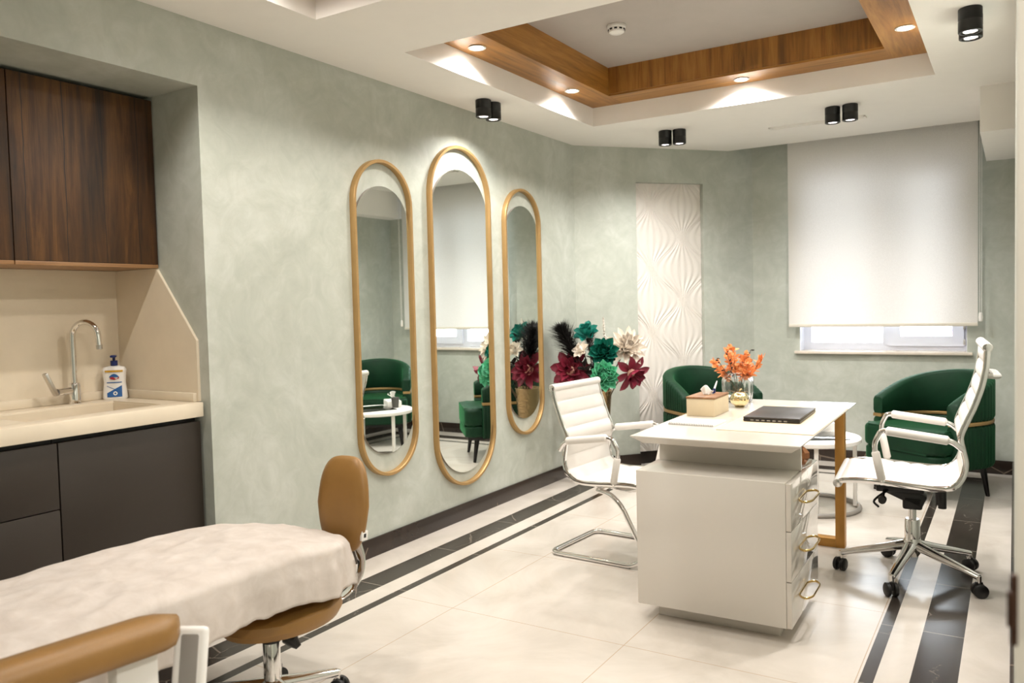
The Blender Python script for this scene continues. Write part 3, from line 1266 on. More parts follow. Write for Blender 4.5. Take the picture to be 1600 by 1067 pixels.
def tis(a, c):
    # a pinched sheet of tissue pulled up through the slot
    x = (a - .5) * (.03 + .034 * c)
    q = .005 * sin(a * 12 + 1) * (.5 + c)
    return Vector((x * .93 - q * .3, x * .34 + q, c * (.034 + .014 * sin(a * 5.5 - .6)) - .001))


grid(b, tis, 14, 8)
obj('tissue_sheet', b, M['paper'], tt)
tt.children[0].modifiers.new('thick', 'SOLIDIFY').thickness = .0012
t = thing('pen', 'white pen with a blue clip standing in the tissue box', 'pen', (-1.246, 3.835, ZD + .0925), 0)
b = new()
dpn = Vector((.012, .035, .062))
tube(b, [Vector((0, 0, -.001)) + dpn * k / 5 for k in range(6)], [.0045, .005, .005, .0048, .0042, .0022], 12)
obj('barrel', b, M['white'], t)
b = new()
tube(b, [dpn * .02, dpn * .4], .0058, 12)
box(b, (.006, .0, .004), (.012, .014, .026), .001)
obj('grip', b, M['blue'], t)
# notebook
t = thing('notebook', 'white spiral notebook lying in front of the tissue box', 'notebook', (-1.205, 3.49, ZD), radians(-1))
b = new()
box(b, (-.105, -.085, 0), (.105, .085, .008), .001)
obj('pages', b, M['paper'], t)
b = new()
for k in range(26):
    x = -.098 + k * .196 / 25
    pts = [(x, -.082 + .0055 * cos(a), .006 + .0055 * sin(a)) for a in [2 * pi * j / 8 for j in range(8)]]
    tube(b, pts, .0012, 5, closed=True)
obj('spiral', b, M['greyplastic'], t)
# gold pumpkin
t = thing('pumpkin_ornament', 'small shiny gold pumpkin ornament in front of the glass vase', 'ornament', (-1.187, 4.085, ZD))
b = new()
prof = [(0, .004)] + [(.047 * (sin(pi * k / 16) ** .8), .04 - .038 * cos(pi * k / 16) + .002) for k in range(1, 16)] + [(0, .076)]
lathe(b, prof, 64, fr=lambda a, z: 1 - .07 * (abs(cos(4 * a)) ** 6))
lathe(b, [(0, 0), (.02, 0), (.026, .006), (0, .008)], 24)
obj('body', b, M['champagne'], t)
b = new()
tube(b, smooth_path([(0, 0, .074), (.002, 0, .086), (.01, .004, .095)], 5), [.006] + [.0045] * 9 + [.004], 10)
obj('stem', b, M['champagne'], t)
# lobed glass vase
vx, vy = -1.262, 4.31
t = thing('glass_vase', 'clear lobed glass vase near the far edge of the desk', 'vase', (vx, vy, ZD))
b = new()
outer = [(0, 0), (.06, 0), (.074, .006), (.08, .03), (.083, .08), (.083, .115), (.074, .14), (.056, .152), (.05, .158), (.047, .158)]
inner = [(.044, .154), (.066, .138), (.077, .113), (.077, .08), (.074, .032), (.066, .014), (0, .012)]
lathe(b, outer + inner, 60, fr=lambda a, z: 1 - .1 * (abs(cos(3 * a)) ** 5) * min(1, z / .03))
obj('vessel', b, M['glass'], t)


def leaf(bm, p, d, l, w, mi=0, curl=.25):
    """one curved pointed leaf"""
    d = Vector(d).normalized()
    s = d.orthogonal().normalized()
    s = (Matrix.Rotation(random.uniform(0, 6.28), 3, d) @ s)
    up = s.cross(d)
    rows = []
    for k in range(5):
        q = k / 4
        ww = w * (sin(pi * min(1, q * .92 + .06)) ** .8)
        c = p + d * l * q + up * (l * curl * q * q)
        rows.append((bm.verts.new(c - s * ww / 2 + up * ww * .15), bm.verts.new(c), bm.verts.new(c + s * ww / 2 + up * ww * .15)))
    for A, B in zip(rows[:-1], rows[1:]):
        for k in range(2):
            bm.faces.new((A[k], A[k + 1], B[k + 1], B[k])).material_index = mi


def spray(name, label, cat, base, tip, n, l, w, mat, group, bend=.02):
    base, tip = Vector(base), Vector(tip)
    t = thing(name, label, cat, base, 0, group)
    mid = (base + tip) / 2 + Vector((0, 0, bend))
    pts = smooth_path([base, base * .45 + mid * .55 + Vector((0, 0, bend)), mid, tip], 5)
    b = new()
    tube(b, pts, .0014, 6)
    obj('stem', b, M['stem'], t, True)
    b = new()
    half = int(len(pts) * .5)
    for k in range(n):
        q = half + (len(pts) - 1 - half) * k / max(1, n - 1)
        i = min(int(q), len(pts) - 2)
        p = pts[i].lerp(pts[i + 1], q - i)
        d = (pts[i + 1] - pts[i]).normalized()
        rv = Vector((random.gauss(0, 1), random.gauss(0, 1), random.gauss(0, 1) * .8)).normalized()
        leaf(b, p, d * .55 + rv, l * random.uniform(.7, 1.15), w * random.uniform(.8, 1.1))
    obj('leaves', b, mat, t, True)
    return t


gp = 'dried sprays in the glass vase'
mouth = Vector((vx, vy, ZD + .02))
for k, (dx, dy, dz, lab) in enumerate((
        (-.125, -.02, .195, 'orange dried leaf spray leaning out to the left of the glass vase'),
        (-.07, .03, .262, 'orange dried leaf spray rising at the upper left of the glass vase'),
        (-.015, -.03, .275, 'tallest orange dried leaf spray in the glass vase'),
        (.03, .03, .24, 'orange dried leaf spray upright right of centre in the glass vase'),
        (.075, -.03, .205, 'orange dried leaf spray arching right above the glass vase rim'),
        (.135, .0, .215, 'orange dried leaf spray reaching furthest right over the glass vase'))):
    spray('dried_leaf_spray', lab, 'dried leaves', mouth, mouth + Vector((dx, dy, dz)), 60, .034, .018, M['orange'], gp)
for dx, dy, dz, lab in ((-.1, -.04, .215, 'dark dried twig among the orange leaves on the left'),
                        (-.04, -.05, .245, 'dark dried twig among the orange leaves in the middle'),
                        (.06, .04, .255, 'dark dried twig standing above the orange leaves on the right')):
    spray('dried_twig', lab, 'dried twig', mouth, mouth + Vector((dx, dy, dz)), 11, .02, .009, M['berry'], gp)
# rose gold ornament on the pedestal, behind the riser
t = thing('geometric_ornament', 'rose gold faceted ornament on the pedestal under the desktop', 'ornament', (-.757, 3.44, .613))
b = new()
lathe(b, [(0, 0), (.025, 0), (.043, .028), (.043, .05), (.027, .068), (.017, .075), (.022, .088), (0, .092)], 8)
obj('body', b, M['rose'], t, angle=5)

# ================================================================ OFFICE CHAIRS


def resample(pts, n):
    P = [Vector(p) for p in pts]
    d = [0]
    for a, c in zip(P[:-1], P[1:]):
        d.append(d[-1] + (c - a).length)
    out = []
    for k in range(n):
        s = d[-1] * k / (n - 1)
        i = 0
        while i < len(d) - 2 and d[i + 1] < s:
            i += 1
        q = (s - d[i]) / max(1e-9, d[i + 1] - d[i])
        out.append(P[i].lerp(P[i + 1], q))
    return out, d[-1]


def sling_chair(t, prof, hw, ribs, back_from, arms, arm_h):
    """leather sling between two chrome side rails; prof is (forward, z) from the front roll to the top"""
    pts = smooth_path([(p[0], 0, p[1]) for p in prof], 8)
    N = ribs * 10 + 1
    P, L = resample(pts, N)
    nr = []
    for i in range(N):
        tg = (P[min(i + 1, N - 1)] - P[max(i - 1, 0)]).normalized()
        nr.append(Vector((-tg.z, 0, tg.x)) * -1)
    # normals must look to the sitting side (up on the seat, forward on the back)
    if nr[3].z < 0:
        nr = [-v for v in nr]
    i0 = int(N * back_from)

    def surf(i0_, i1_, name):
        b = new()
        cols = [-hw, -hw * .96, -hw * .5, 0, hw * .5, hw * .96, hw]
        top, bot = [], []
        for i in range(i0_, i1_ + 1):
            ph = (i % 10) / 10
            bul = .0035 + .0072 * (sin(pi * ph) ** .55 if 0 < ph < 1 else 0)
            rowt, rowb = [], []
            for j, c in enumerate(cols):
                k = .25 if j in (0, len(cols) - 1) else 1
                rowt.append(b.verts.new(P[i] + nr[i] * (bul * k) + Vector((0, c, 0))))
                rowb.append(b.verts.new(P[i] - nr[i] * (.004 + bul * .5 * k) + Vector((0, c, 0))))
            top.append(rowt); bot.append(rowb)
        for A, B in zip(top[:-1], top[1:]):
            for j in range(len(cols) - 1):
                b.faces.new((A[j], A[j + 1], B[j + 1], B[j]))
        for A, B in zip(bot[:-1], bot[1:]):
            for j in range(len(cols) - 1):
                b.faces.new((A[j], B[j], B[j + 1], A[j + 1]))
        for i in range(len(top) - 1):
            b.faces.new((top[i][0], top[i + 1][0], bot[i + 1][0], bot[i][0]))
            b.faces.new((top[i][-1], bot[i][-1], bot[i + 1][-1], top[i + 1][-1]))
        b.faces.new(top[0] + bot[0][::-1])
        b.faces.new(top[-1][::-1] + bot[-1])
        obj(name, b, M['leather'], t, angle=50)
    surf(0, i0, 'seat')
    surf(i0, N - 1, 'backrest')
    for s in (-1, 1):
        b = new()
        tube(b, [p + Vector((0, s * (hw + .008), 0)) for p in pts], .0125, 10, flat=.7, up=(0, 1, 0))
        obj('side_rail', b, M['chrome'], t)
    for k, i in ((0, 0), (1, N - 1)):
        b = new()
        cyl(b, (P[i].x, 0, P[i].z), .02, -hw - .012, hw + .012, axis='y', seg=20)
        obj('end_roll', b, M['leather'], t)
        for s in (-1, 1):
            b = new()
            lathe(b, [(0, 0), (.015, 0), (.017, .003), (.010, .005), (0, .004)], 20, (P[i].x, s * (hw + .012), P[i].z), axis='y')
            if s < 0:
                for v in b.verts:
                    v.co.y = -(v.co.y + (hw + .012)) - (hw + .012)
            obj('end_cap', b, M['chrome'], t)
    for s in (-1, 1):
        y = s * (hw + .032)
        pa = [Vector((a[0], s * (hw + .02) if k in (0, len(arms) - 1) else y, a[1])) for k, a in enumerate(arms)]
        path = round_path(pa, .05, 7)
        b = new()
        tube(b, path, .0115, 12)
        am = obj('armrest', b, M['chrome'], t)
        # padded sleeves on the upright and on the horizontal run
        a, c = pa[0], pa[1]
        b = new()
        tube(b, [a.lerp(c, .06), a.lerp(c, .1), a.lerp(c, .78), a.lerp(c, .82)], [.012, .0175, .0175, .012], 12)
        obj('upright_sleeve', b, M['leather'], am)
        a, c = pa[-3], pa[-2]
        b = new()
        tube(b, [a.lerp(c, .0), a.lerp(c, .03), a.lerp(c, .93), a.lerp(c, .96)], [.012, .0195, .0195, .012], 12, flat=1.0)
        obj('arm_pad', b, M['leather'], am)
    return pts, P


# ---- executive chair
EX = thing('desk_chair', 'white high back office chair on five wheels behind the desk', 'office chair', (-.396, 4.08, 0), radians(184.5))
ehw = .245
prof = [(.295, .468), (.27, .482), (.19, .487), (.112, .484), (0, .476), (-.10, .472), (-.16, .484), (-.195, .53), (-.205, .587), (-.195, .645),
        (-.187, .70), (-.212, .77), (-.237, .831), (-.262, .91), (-.277, .985), (-.281, 1.03), (-.283, 1.075)]
pts, P = sling_chair(EX, prof, ehw, 15, .42,
                     [(.112, .486), (.146, .655), (.118, .712), (.098, .716), (-.155, .684), (-.197, .645)], .7)
b = new()
zt = .95
tube(b, round_path([(-.27, -.13, zt), (-.328, -.13, zt - .005), (-.328, .13, zt - .005), (-.27, .13, zt)], .04, 6), .017, 10, flat=.7, up=(0, 0, 1))
obj('back_handle', b, M['leather'], EX)
b = new()
box(b, (-.13, -.12, .452), (.19, .12, .462), .003)
box(b, (-.05, -.06, .40), (.15, .06, .452), .008)
box(b, (-.05, -.04, .345), (.17, .04, .41), .01, rot=Matrix.Rotation(-.42, 3, 'Y'), pivot=(0, 0, .365))
box(b, (-.042, -.04, .322), (.04, .04, .385), .01)
obj('tilt_mechanism', b, M['black'], EX)
b = new()
tube(b, smooth_path([(.09, .03, .41), (.13, .14, .40), (.15, .2, .385), (.13, .235, .372)], 6), .005, 8)
obj('lever', b, M['black'], EX)
b = new()
tube(b, [(.115, .05, .405), (.115, .20, .40), (.115, .205, .40), (.115, .235, .40)], [.006, .006, .018, .016], 14)
obj('tension_knob', b, M['black'], EX)
b = new()
tube(b, [(-.12, .12, .452), (-.12, .12, .36)], .017, 14)
obj('control_stub', b, M['black'], EX)
b = new()
tube(b, [(-.10, -ehw, .473), (-.09, -.1, .46), (-.09, .1, .46), (-.10, ehw, .473)], .009, 8)
obj('cross_bar', b, M['chrome'], EX)
b = new()
tube(b, [(.13, -ehw, .478), (.12, -.1, .46), (.12, .1, .46), (.13, ehw, .478)], .009, 8)
obj('cross_bar', b, M['chrome'], EX)
b = new()
lathe(b, [(0, .26), (.017, .26), (.017, .36), (0, .36)], 20)
lathe(b, [(0, .15), (.033, .15), (.034, .16), (.032, .268), (.028, .274), (0, .274)], 24)
obj('gas_column', b, M['chrome'], EX)
b = new()
lathe(b, [(0, .10), (.026, .10), (.034, .115), (.042, .135), (.042, .165), (.034, .185), (0, .187)], 28)
obj('base_hub', b, M['chrome'], EX)


def caster(b_, c, yaw, rr=.03):
    """twin wheel with hood, standing on z=0"""
    mt = Matrix.Translation(c) @ Matrix.Rotation(yaw, 4, 'Z')
    tb = new()
    for s in (-1, 1):
        lathe(tb, [(0, s * .007), (rr - .004, s * .007), (rr, s * .01), (rr, s * .022), (rr - .005, s * .026), (0, s * .028)], 24, (0, 0, rr), axis='y')
    box(tb, (-.012, -.006, rr), (.018, .006, rr * 2 + .006), .002)
    bmesh.ops.recalc_face_normals(tb, faces=tb.faces)
    me = bpy.data.meshes.new('tmp')
    tb.transform(mt)
    tb.to_mesh(me)
    tb.free()
    b_.from_mesh(me)
    bpy.data.meshes.remove(me)


def star_base(t, R, a0, z_hub, z_end, yaws):
    for k in range(5):
        a = a0 + 2 * pi * k / 5
        d = Vector((cos(a), sin(a), 0))
        b = new()
        pth = [d * .02 + Vector((0, 0, z_hub)), d * (R * .35) + Vector((0, 0, z_hub + (z_end - z_hub) * .33)), d * (R * .7) + Vector((0, 0, z_hub + (z_end - z_hub) * .68)), d * R + Vector((0, 0, z_end))]
        tube(b, smooth_path(pth, 5), [.029 - .013 * q / 15 for q in range(16)], 12, flat=.8, up=(0, 0, 1))
        cyl(b, (d.x * R, d.y * R, 0), .011, .058, z_end + .008, seg=14)
        arm = obj('base_arm', b, M['chrome'], t)
        b = new()
        caster(b, Vector((d.x * (R + .004), d.y * (R + .004), 0)), yaws[k])
        obj('caster', b, M['black'], arm)


e_rot = radians(184.5)
star_base(EX, .305, radians(188) - e_rot, .155, .085, [1.2, 2.0, .3, -.5, 2.8])

# ---- visitor chair on a sled base
VC = thing('visitor_chair', 'white low back armchair on a chrome sled base left of the desk', 'office chair', (-1.72, 3.83, 0), radians(-4))
vhw = .225
prof = [(.275, .385), (.25, .402), (.16, .41), (.061, .405), (-.05, .397), (-.12, .397), (-.165, .408), (-.20, .44), (-.216, .495), (-.207, .56),
        (-.198, .62), (-.222, .68), (-.248, .75), (-.268, .81), (-.28, .866)]
sling_chair(VC, prof, vhw, 13, .44, [(.072, .404), (.11, .575), (.076, .636), (.05, .638), (-.195, .604), (-.234, .553)], .63)
b = new()
bt = .0125
for s in (-1, 1):
    pass
left = [(-.06, .17, .352), (.03, .2, .348), (.10, .215, .30), (.20, .228, .13), (.215, .23, .05), (.155, .232, bt), (-.31, .232, bt)]
right = [(x, -y, z) for x, y, z in left][::-1]
loop = left + right
tube(b, round_path(loop, .055, 7), bt, 12)
obj('sled_frame', b, M['chrome'], VC)
b = new()
for s in (-1, 1):
    tube(b, smooth_path([(.22, s * vhw, .402), (.12, s * .19, .375), (.0, s * .11, .36), (-.1, s * .03, .358)], 6), .011, 10)
    tube(b, smooth_path([(-.13, s * vhw, .397), (-.06, s * .18, .378), (.03, s * .09, .362), (.12, 0, .358)], 6), .009, 10)
tube(b, [(-.06, -.17, .352), (-.06, .17, .352)], .011, 10)
obj('cross_bar', b, M['chrome'], VC)
b = new()
for s in (-1, 1):
    for x in (.12, -.26):
        box(b, (x - .03, s * .232 - .012, 0), (x + .03, s * .232 + .012, .007), .003)
obj('floor_glide', b, M['greyplastic'], VC)

# ================================================================ ARMCHAIRS


def tub_path(s, R, st):
    """plan of the tub wall, s in 0..1 from the left arm end round the back to the right arm end (facing +x)"""
    arc = pi * R
    tot = 2 * st + arc
    d = s * tot
    if d < st:
        return Vector((st - d, R, 0)), Vector((0, 1, 0))
    if d < st + arc:
        a = pi / 2 + (d - st) / R
        return Vector((R * cos(a), R * sin(a), 0)), Vector((cos(a), sin(a), 0))
    return Vector((d - st - arc, -R, 0)), Vector((0, -1, 0))


def make_armchair(label, loc, rot):
    t = thing('armchair', label, 'armchair', loc, rot, 'green velvet armchairs')
    R, st, th = .29, .20, .075

    def wall(name, zlo, zhi, mat, thick, pleat=0, n=150, rnd=.02, off=0.0):
        b = new()
        prof = []
        for i in range(n + 1):
            s = i / n
            p, o = tub_path(s, R, st)
            z0, z1 = zlo(s), zhi(s)
            pl = pleat * (abs(sin(s * pi * 42)) ** .6) if pleat else 0
            oo, ii = thick / 2 + off + pl, -thick / 2
            r_ = min(rnd, (z1 - z0) * .45)
            ring = [(ii, z0 + r_ * .5), (ii, z1 - r_), (ii + r_ * .35, z1 - r_ * .3), (ii + r_, z1), (oo - r_, z1), (oo - r_ * .35, z1 - r_ * .3), (oo, z1 - r_), (oo, z0 + r_), (oo - r_ * .5, z0), (ii + r_ * .5, z0)]
            prof.append([b.verts.new(p + o * a + Vector((0, 0, z))) for a, z in ring])
        m = len(prof[0])
        for A, B in zip(prof[:-1], prof[1:]):
            for k in range(m):
                b.faces.new((A[k], A[(k + 1) % m], B[(k + 1) % m], B[k]))
        b.faces.new(prof[0]); b.faces.new(prof[-1][::-1])
        return obj(name, b, mat, t, angle=55)
    hz = lambda s: .615 + .18 * (sin(pi * s) ** .85)
    wall('backrest', lambda s: .505, hz, M['velvet'], th, pleat=.007)
    wall('gold_band', lambda s: .482, lambda s: .504, M['gold'], th - .016, rnd=.003, off=.011)
    wall('lower_shell', lambda s: .21, lambda s: .481, M['velvet'], th - .004, pleat=.009)
    # seat cushion: D plan
    ol = []
    fx_, hw_ = .345, .30
    for k in range(9):
        a = -pi / 2 + pi / 2 * k / 8
        ol.append((fx_ - .07 + .07 * cos(a), -hw_ + .07 + .07 * sin(a)))
    for k in range(9):
        a = pi / 2 * k / 8
        ol.append((fx_ - .07 + .07 * cos(a), hw_ - .07 + .07 * sin(a)))
    rr = R - th / 2 + .004
    ol.append((.205, hw_)); ol.append((.2, rr))
    for k in range(1, 16):
        a = pi / 2 + pi * k / 16
        ol.append((rr * cos(a), rr * sin(a)))
    ol.append((.2, -rr)); ol.append((.205, -hw_))
    b = new()
    prism(b, ol, .305, .455, bev=.032, seg=4)
    obj('seat_cushion', b, M['velvet'], t, angle=50)
    b = new()
    prism(b, [(x * .985 if x > 0 else x, y * .985) for x, y in ol], .215, .302, bev=.014, seg=3)
    obj('seat_base', b, M['velvet'], t, angle=50)
    b = new()
    prism(b, [(x * .93, y * .93) for x, y in ol], .19, .216)
    obj('underframe', b, M['leg'], t)
    for sx_, sy_ in ((.24, .22), (.24, -.22), (-.17, .2), (-.17, -.2)):
        b = new()
        tube(b, [(sx_ * 1.12, sy_ * 1.12, 0), (sx_, sy_, .2)], [.012, .022], 14)
        obj('leg', b, M['leg'], t)
    return t


ac = make_armchair('green velvet tub armchair below the window, behind the office chair', (-.435, 5.93, 0), math.atan2(-.80, -.60))
dup(ac, (-1.925, 5.835, 0), math.atan2(-.655, .755), 'green velvet tub armchair before the white relief panel, behind the desk')

# ================================================================ COFFEE TABLE
cx, cy, cr = -1.08, 5.2, .30
t = thing('coffee_table', 'round white coffee table with slim legs and grey ring base', 'coffee table', (cx, cy, 0))
b = new()
lathe(b, [(0, .41), (cr - .012, .41), (cr, .418), (cr, .437), (cr - .006, .443), (0, .443)], 64)
obj('tabletop', b, M['white'], t)
for k in range(4):
    a = radians(20 + 90 * k)
    b = new()
    x, y = (cr - .035) * cos(a), (cr - .035) * sin(a)
    box(b, (x - .011, y - .011, .012), (x + .011, y + .011, .411), .002)
    obj('leg', b, M['white'], t)
b = new()
tube(b, [((cr - .014) * cos(2 * pi * k / 48), (cr - .014) * sin(2 * pi * k / 48), .0135) for k in range(48)], .014, 10, closed=True)
obj('ring_base', b, M['greybase'], t)
zt = .443
t = thing('glass_tray', 'square green edged glass tray lying on the round coffee table', 'tray', (cx + .03, cy - .02, zt), radians(28))
b = new()
box(b, (-.17, -.15, 0), (.17, .15, .006), .002)
obj('plate', b, M['glass_green'], t)
t = thing('paper_cup', 'dark grey paper cup on the coffee table, seen in the first mirror', 'cup', (-1.17, 5.33, zt))
b = new()
lathe(b, [(0, 0), (.025, 0), (.026, .003), (.034, .085), (.036, .087), (.034, .089), (.031, .083), (.024, .006), (0, .005)], 28)
obj('body', b, M['cupgrey'], t)
t = thing('napkin_box', 'low white napkin box on the coffee table, seen in the first mirror', 'napkin box', (-1.08, 5.40, zt), radians(40))
b = new()
box(b, (-.11, -.06, 0), (.11, .06, .055), .004)
obj('body', b, M['white'], t)
tt = thing('napkin', 'crumpled white napkin sticking out of the low white box', 'napkin', (-1.08, 5.40, zt + .055), radians(40))
b = new()


def nap(a, c):
    return Vector(((a - .5) * (.05 + .12 * c), .03 * sin(a * 8 + c * 4) * c + .0, c * (.06 + .02 * sin(a * 6))))


grid(b, nap, 18, 8)
no = obj('napkin_sheet', b, M['paper'], tt)
no.modifiers.new('thick', 'SOLIDIFY').thickness = .0015

# ================================================================ FLOWERS IN THE CORNER
fvx, fvy = -2.545, 5.25
t = thing('floor_vase', 'tall hammered champagne metal vase holding flowers in the corner', 'vase', (fvx, fvy, 0))
b = new()
prof = [(0, 0), (.055, 0), (.058, .006), (.064, .15), (.075, .4), (.096, .66), (.099, .666), (.096, .672), (.091, .664), (.07, .4), (.058, .15), (.05, .02), (0, .018)]
lathe(b, prof, 48)
obj('vessel', b, M['hammered'], t)


def petal(bm, mt, l, w, cup, curl, tip=.5, mi=0):
    rows = []
    nk = 7
    for k in range(nk):
        q = k / (nk - 1)
        ww = w * (sin(pi * (q ** (1 + tip) * .93 + .07 * (1 - q) + .0)) if q < 1 else .02)
        ww = max(ww, w * .04)
        row = []
        for j in range(5):
            v = (j - 2) / 2
            z = l * (curl * q * q) + cup * ww * v * v
            row.append(bm.verts.new(mt @ Vector((l * q * (1 - .18 * abs(curl) * q), v * ww / 2, z))))
        rows.append(row)
    for A, B in zip(rows[:-1], rows[1:]):
        for j in range(4):
            bm.faces.new((A[j], A[j + 1], B[j + 1], B[j])).material_index = mi


def flower(name, label, c, axis, layers, mat, centre=None, cr=.0, cmat=None):
    c = Vector(c)
    axis = Vector(axis).normalized()
    base = Vector((fvx + (c.x - fvx) * .12, fvy + (c.y - fvy) * .12, .5))
    t = thing(name, label, 'flower', base, 0, 'artificial flowers in the tall metal vase')
    fr_ = axis.to_track_quat('Z', 'Y').to_matrix().to_4x4()
    b = new()
    for (n, l, w, tilt, cup, curl, zoff, tip) in layers:
        ph = random.uniform(0, 6.28)
        for k in range(n):
            a = ph + 2 * pi * k / n + random.uniform(-.1, .1)
            mt = Matrix.Translation(c) @ fr_ @ Matrix.Rotation(a, 4, 'Z') @ Matrix.Translation((.006, 0, zoff)) @ Matrix.Rotation(-(tilt + random.uniform(-.1, .1)), 4, 'Y')
            petal(b, mt, l * random.uniform(.9, 1.08), w, cup, curl, tip)
    po = obj('petals', b, mat, t, True, angle=60, fix=False)
    if centre:
        b = new()
        lathe(b, [(0, -cr * .3), (cr * .7, -cr * .1), (cr, cr * .4), (cr * .75, cr * .95), (cr * .3, cr * 1.2), (0, cr * 1.25)], 20, fr=lambda a, z: 1 + .08 * sin(a * 9))
        b.transform(Matrix.Translation(c) @ fr_)
        obj('flower_centre', b, cmat, t, True)
    b = new()
    tube(b, smooth_path([base, base.lerp(c, .5) + Vector((0, 0, .06)), c - axis * .012], 6), .004, 8)
    obj('stem', b, M['stem'], t, True)
    return t


toc = Vector((.35, -.85, .25))
flower('burgundy_flower', 'large burgundy flower with pink centre on the left of the vase', (-2.67, 5.08, .818), (.12, -.9, .3),
       [(9, .16, .07, .15, .3, -.1, 0, .3), (8, .13, .065, .6, .5, .1, .005, .3), (6, .085, .055, 1.1, .8, .3, .01, .3)], M['burgundy'], True, .042, M['pink'])
flower('burgundy_flower', 'burgundy flower drooping at the right side of the vase', (-2.25, 5.15, .815), (.75, -.5, -.35),
       [(8, .14, .06, .25, .3, -.1, 0, .3), (7, .11, .055, .75, .5, .2, .005, .3)], M['burgundy'], True, .03, M['pink'])
flower('mint_flower', 'full mint green flower hanging over the vase rim', (-2.38, 5.02, .795), (.35, -.9, .2),
       [(12, .115, .085, .35, .6, .1, 0, -.1), (11, .1, .08, .75, .8, .35, .01, -.1), (9, .08, .07, 1.1, 1.0, .5, .015, -.1), (6, .055, .05, 1.35, 1.0, .5, .02, -.1)], M['mint'])
flower('teal_flower', 'spiky teal flower at the top of the bouquet', (-2.578, 5.15, 1.06), (.15, -.6, .75),
       [(8, .115, .055, .35, .5, .15, 0, .3), (6, .1, .05, .85, .7, .25, .01, .3), (4, .08, .04, 1.2, .8, .3, .01, .3)], M['teal'])
flower('dark_green_flower', 'deep green rosette flower in the middle of the bouquet', (-2.41, 5.08, .95), (.3, -.9, .3),
       [(10, .12, .07, .3, .5, .15, 0, .1), (9, .1, .065, .75, .7, .3, .008, .1), (6, .07, .05, 1.15, .9, .4, .012, .1)], M['deepgreen'])
flower('white_flower', 'shaggy cream white flower on the right of the bouquet', (-2.30, 5.2, .975), (.6, -.7, .4),
       [(15, .15, .045, .15, .5, .2, 0, .2), (13, .13, .045, .6, .6, .25, .005, .2), (9, .1, .04, 1.0, .8, .35, .01, .2)], M['cream'])
flower('white_flower', 'small cream flower left of the deep green rosette', (-2.56, 5.05, .958), (-.2, -.8, .5),
       [(7, .075, .04, .3, .5, .2, 0, .2), (5, .06, .04, .9, .7, .3, .01, .2)], M['cream'])


for k, (px_, py_, pz_, lab) in enumerate((
        (-2.66, 5.10, .95, 'dark leafy sprig between the burgundy flower and the black plume'),
        (-2.56, 5.04, .88, 'dark leafy sprig above the left side of the vase rim'),
        (-2.38, 5.12, .90, 'dark leafy sprig between the white and the drooping burgundy flower'),
        (-2.53, 5.12, 1.06, 'dark leafy sprig beside the spiky teal flower'))):
    spray('leafy_sprig', lab, 'foliage', (fvx, fvy, .55), (px_, py_, pz_), 34, .06, .028, M['berry'] if k % 2 else M['plume'], 'dark sprigs in the tall metal vase', .03)


def plume(label, base, tip, wid, mat, n=70):
    base, tip = Vector(base), Vector(tip)
    root = Vector((fvx + (base.x - fvx) * .2, fvy + (base.y - fvy) * .2, .55))
    t = thing('feather_plume', label, 'feather', root, 0, 'feathers in the tall metal vase')
    ctrl = smooth_path([root, base, base.lerp(tip, .5) + Vector((0, 0, .02)), tip], 14)
    b = new()
    tube(b, ctrl, [.0035 * (1 - .75 * i / len(ctrl)) for i in range(len(ctrl))], 6)
    obj('shaft', b, M['stem'] if mat is M['cream'] else M['plume'], t, True)
    b = new()
    ax = (tip - base).normalized()
    i0 = 14
    for k in range(n):
        q = k / (n - 1)
        i = i0 + q * (len(ctrl) - 2 - i0)
        ii = int(i)
        p = ctrl[ii].lerp(ctrl[ii + 1], i - ii)
        wq = wid * (sin(pi * (q * .8 + .15)) ** .6)
        for s in range(5):
            a = random.uniform(0, 2 * pi)
            sd = ax.orthogonal().normalized()
            sd = Matrix.Rotation(a, 3, ax) @ sd
            d = (ax * random.uniform(.6, 1.0) + sd * random.uniform(.6, 1)).normalized()
            side = d.cross(ax).normalized() * .0021
            e = p + d * wq * random.uniform(.7, 1.1) + Vector((0, 0, -.012))
            m_ = p + d * wq * .5
            v = [b.verts.new(p - side), b.verts.new(p + side), b.verts.new(m_ + side), b.verts.new(m_ - side), b.verts.new(e)]
            b.faces.new((v[0], v[1], v[2], v[3]))
            b.faces.new((v[3], v[2], v[4]))
    obj('barbs', b, mat, t, True, fix=False)


plume('big black feather plume leaning to the left wall', (-2.635, 5.13, .84), (-2.735, 5.03, 1.14), .18, M['plume'], 200)
plume('smaller black feather plume behind the teal flower', (-2.6, 5.25, .92), (-2.63, 5.3, 1.10), .085, M['plume'], 80)
plume('thin white feather standing above the bouquet', (-2.5, 5.28, .95), (-2.50, 5.26, 1.2), .025, M['cream'], 50)

# ================================================================ TREATMENT BED
TB = thing('treatment_bed', 'caramel treatment bed under a white sheet along the left wall', 'treatment bed', (-2.2, 1.0, 0))
bxc = -2.178


def halfw(y):
    w = .2925
    if y > 1.80:
        q = min(1, (y - 1.80) / .27)
        w *= 1 - .36 * q ** 2.4
    return w


YE = 2.055


def topz(y):
    z = .548
    if y > 1.55:
        q = (y - 1.55) / .52
        z -= .055 * q ** 2
    return z


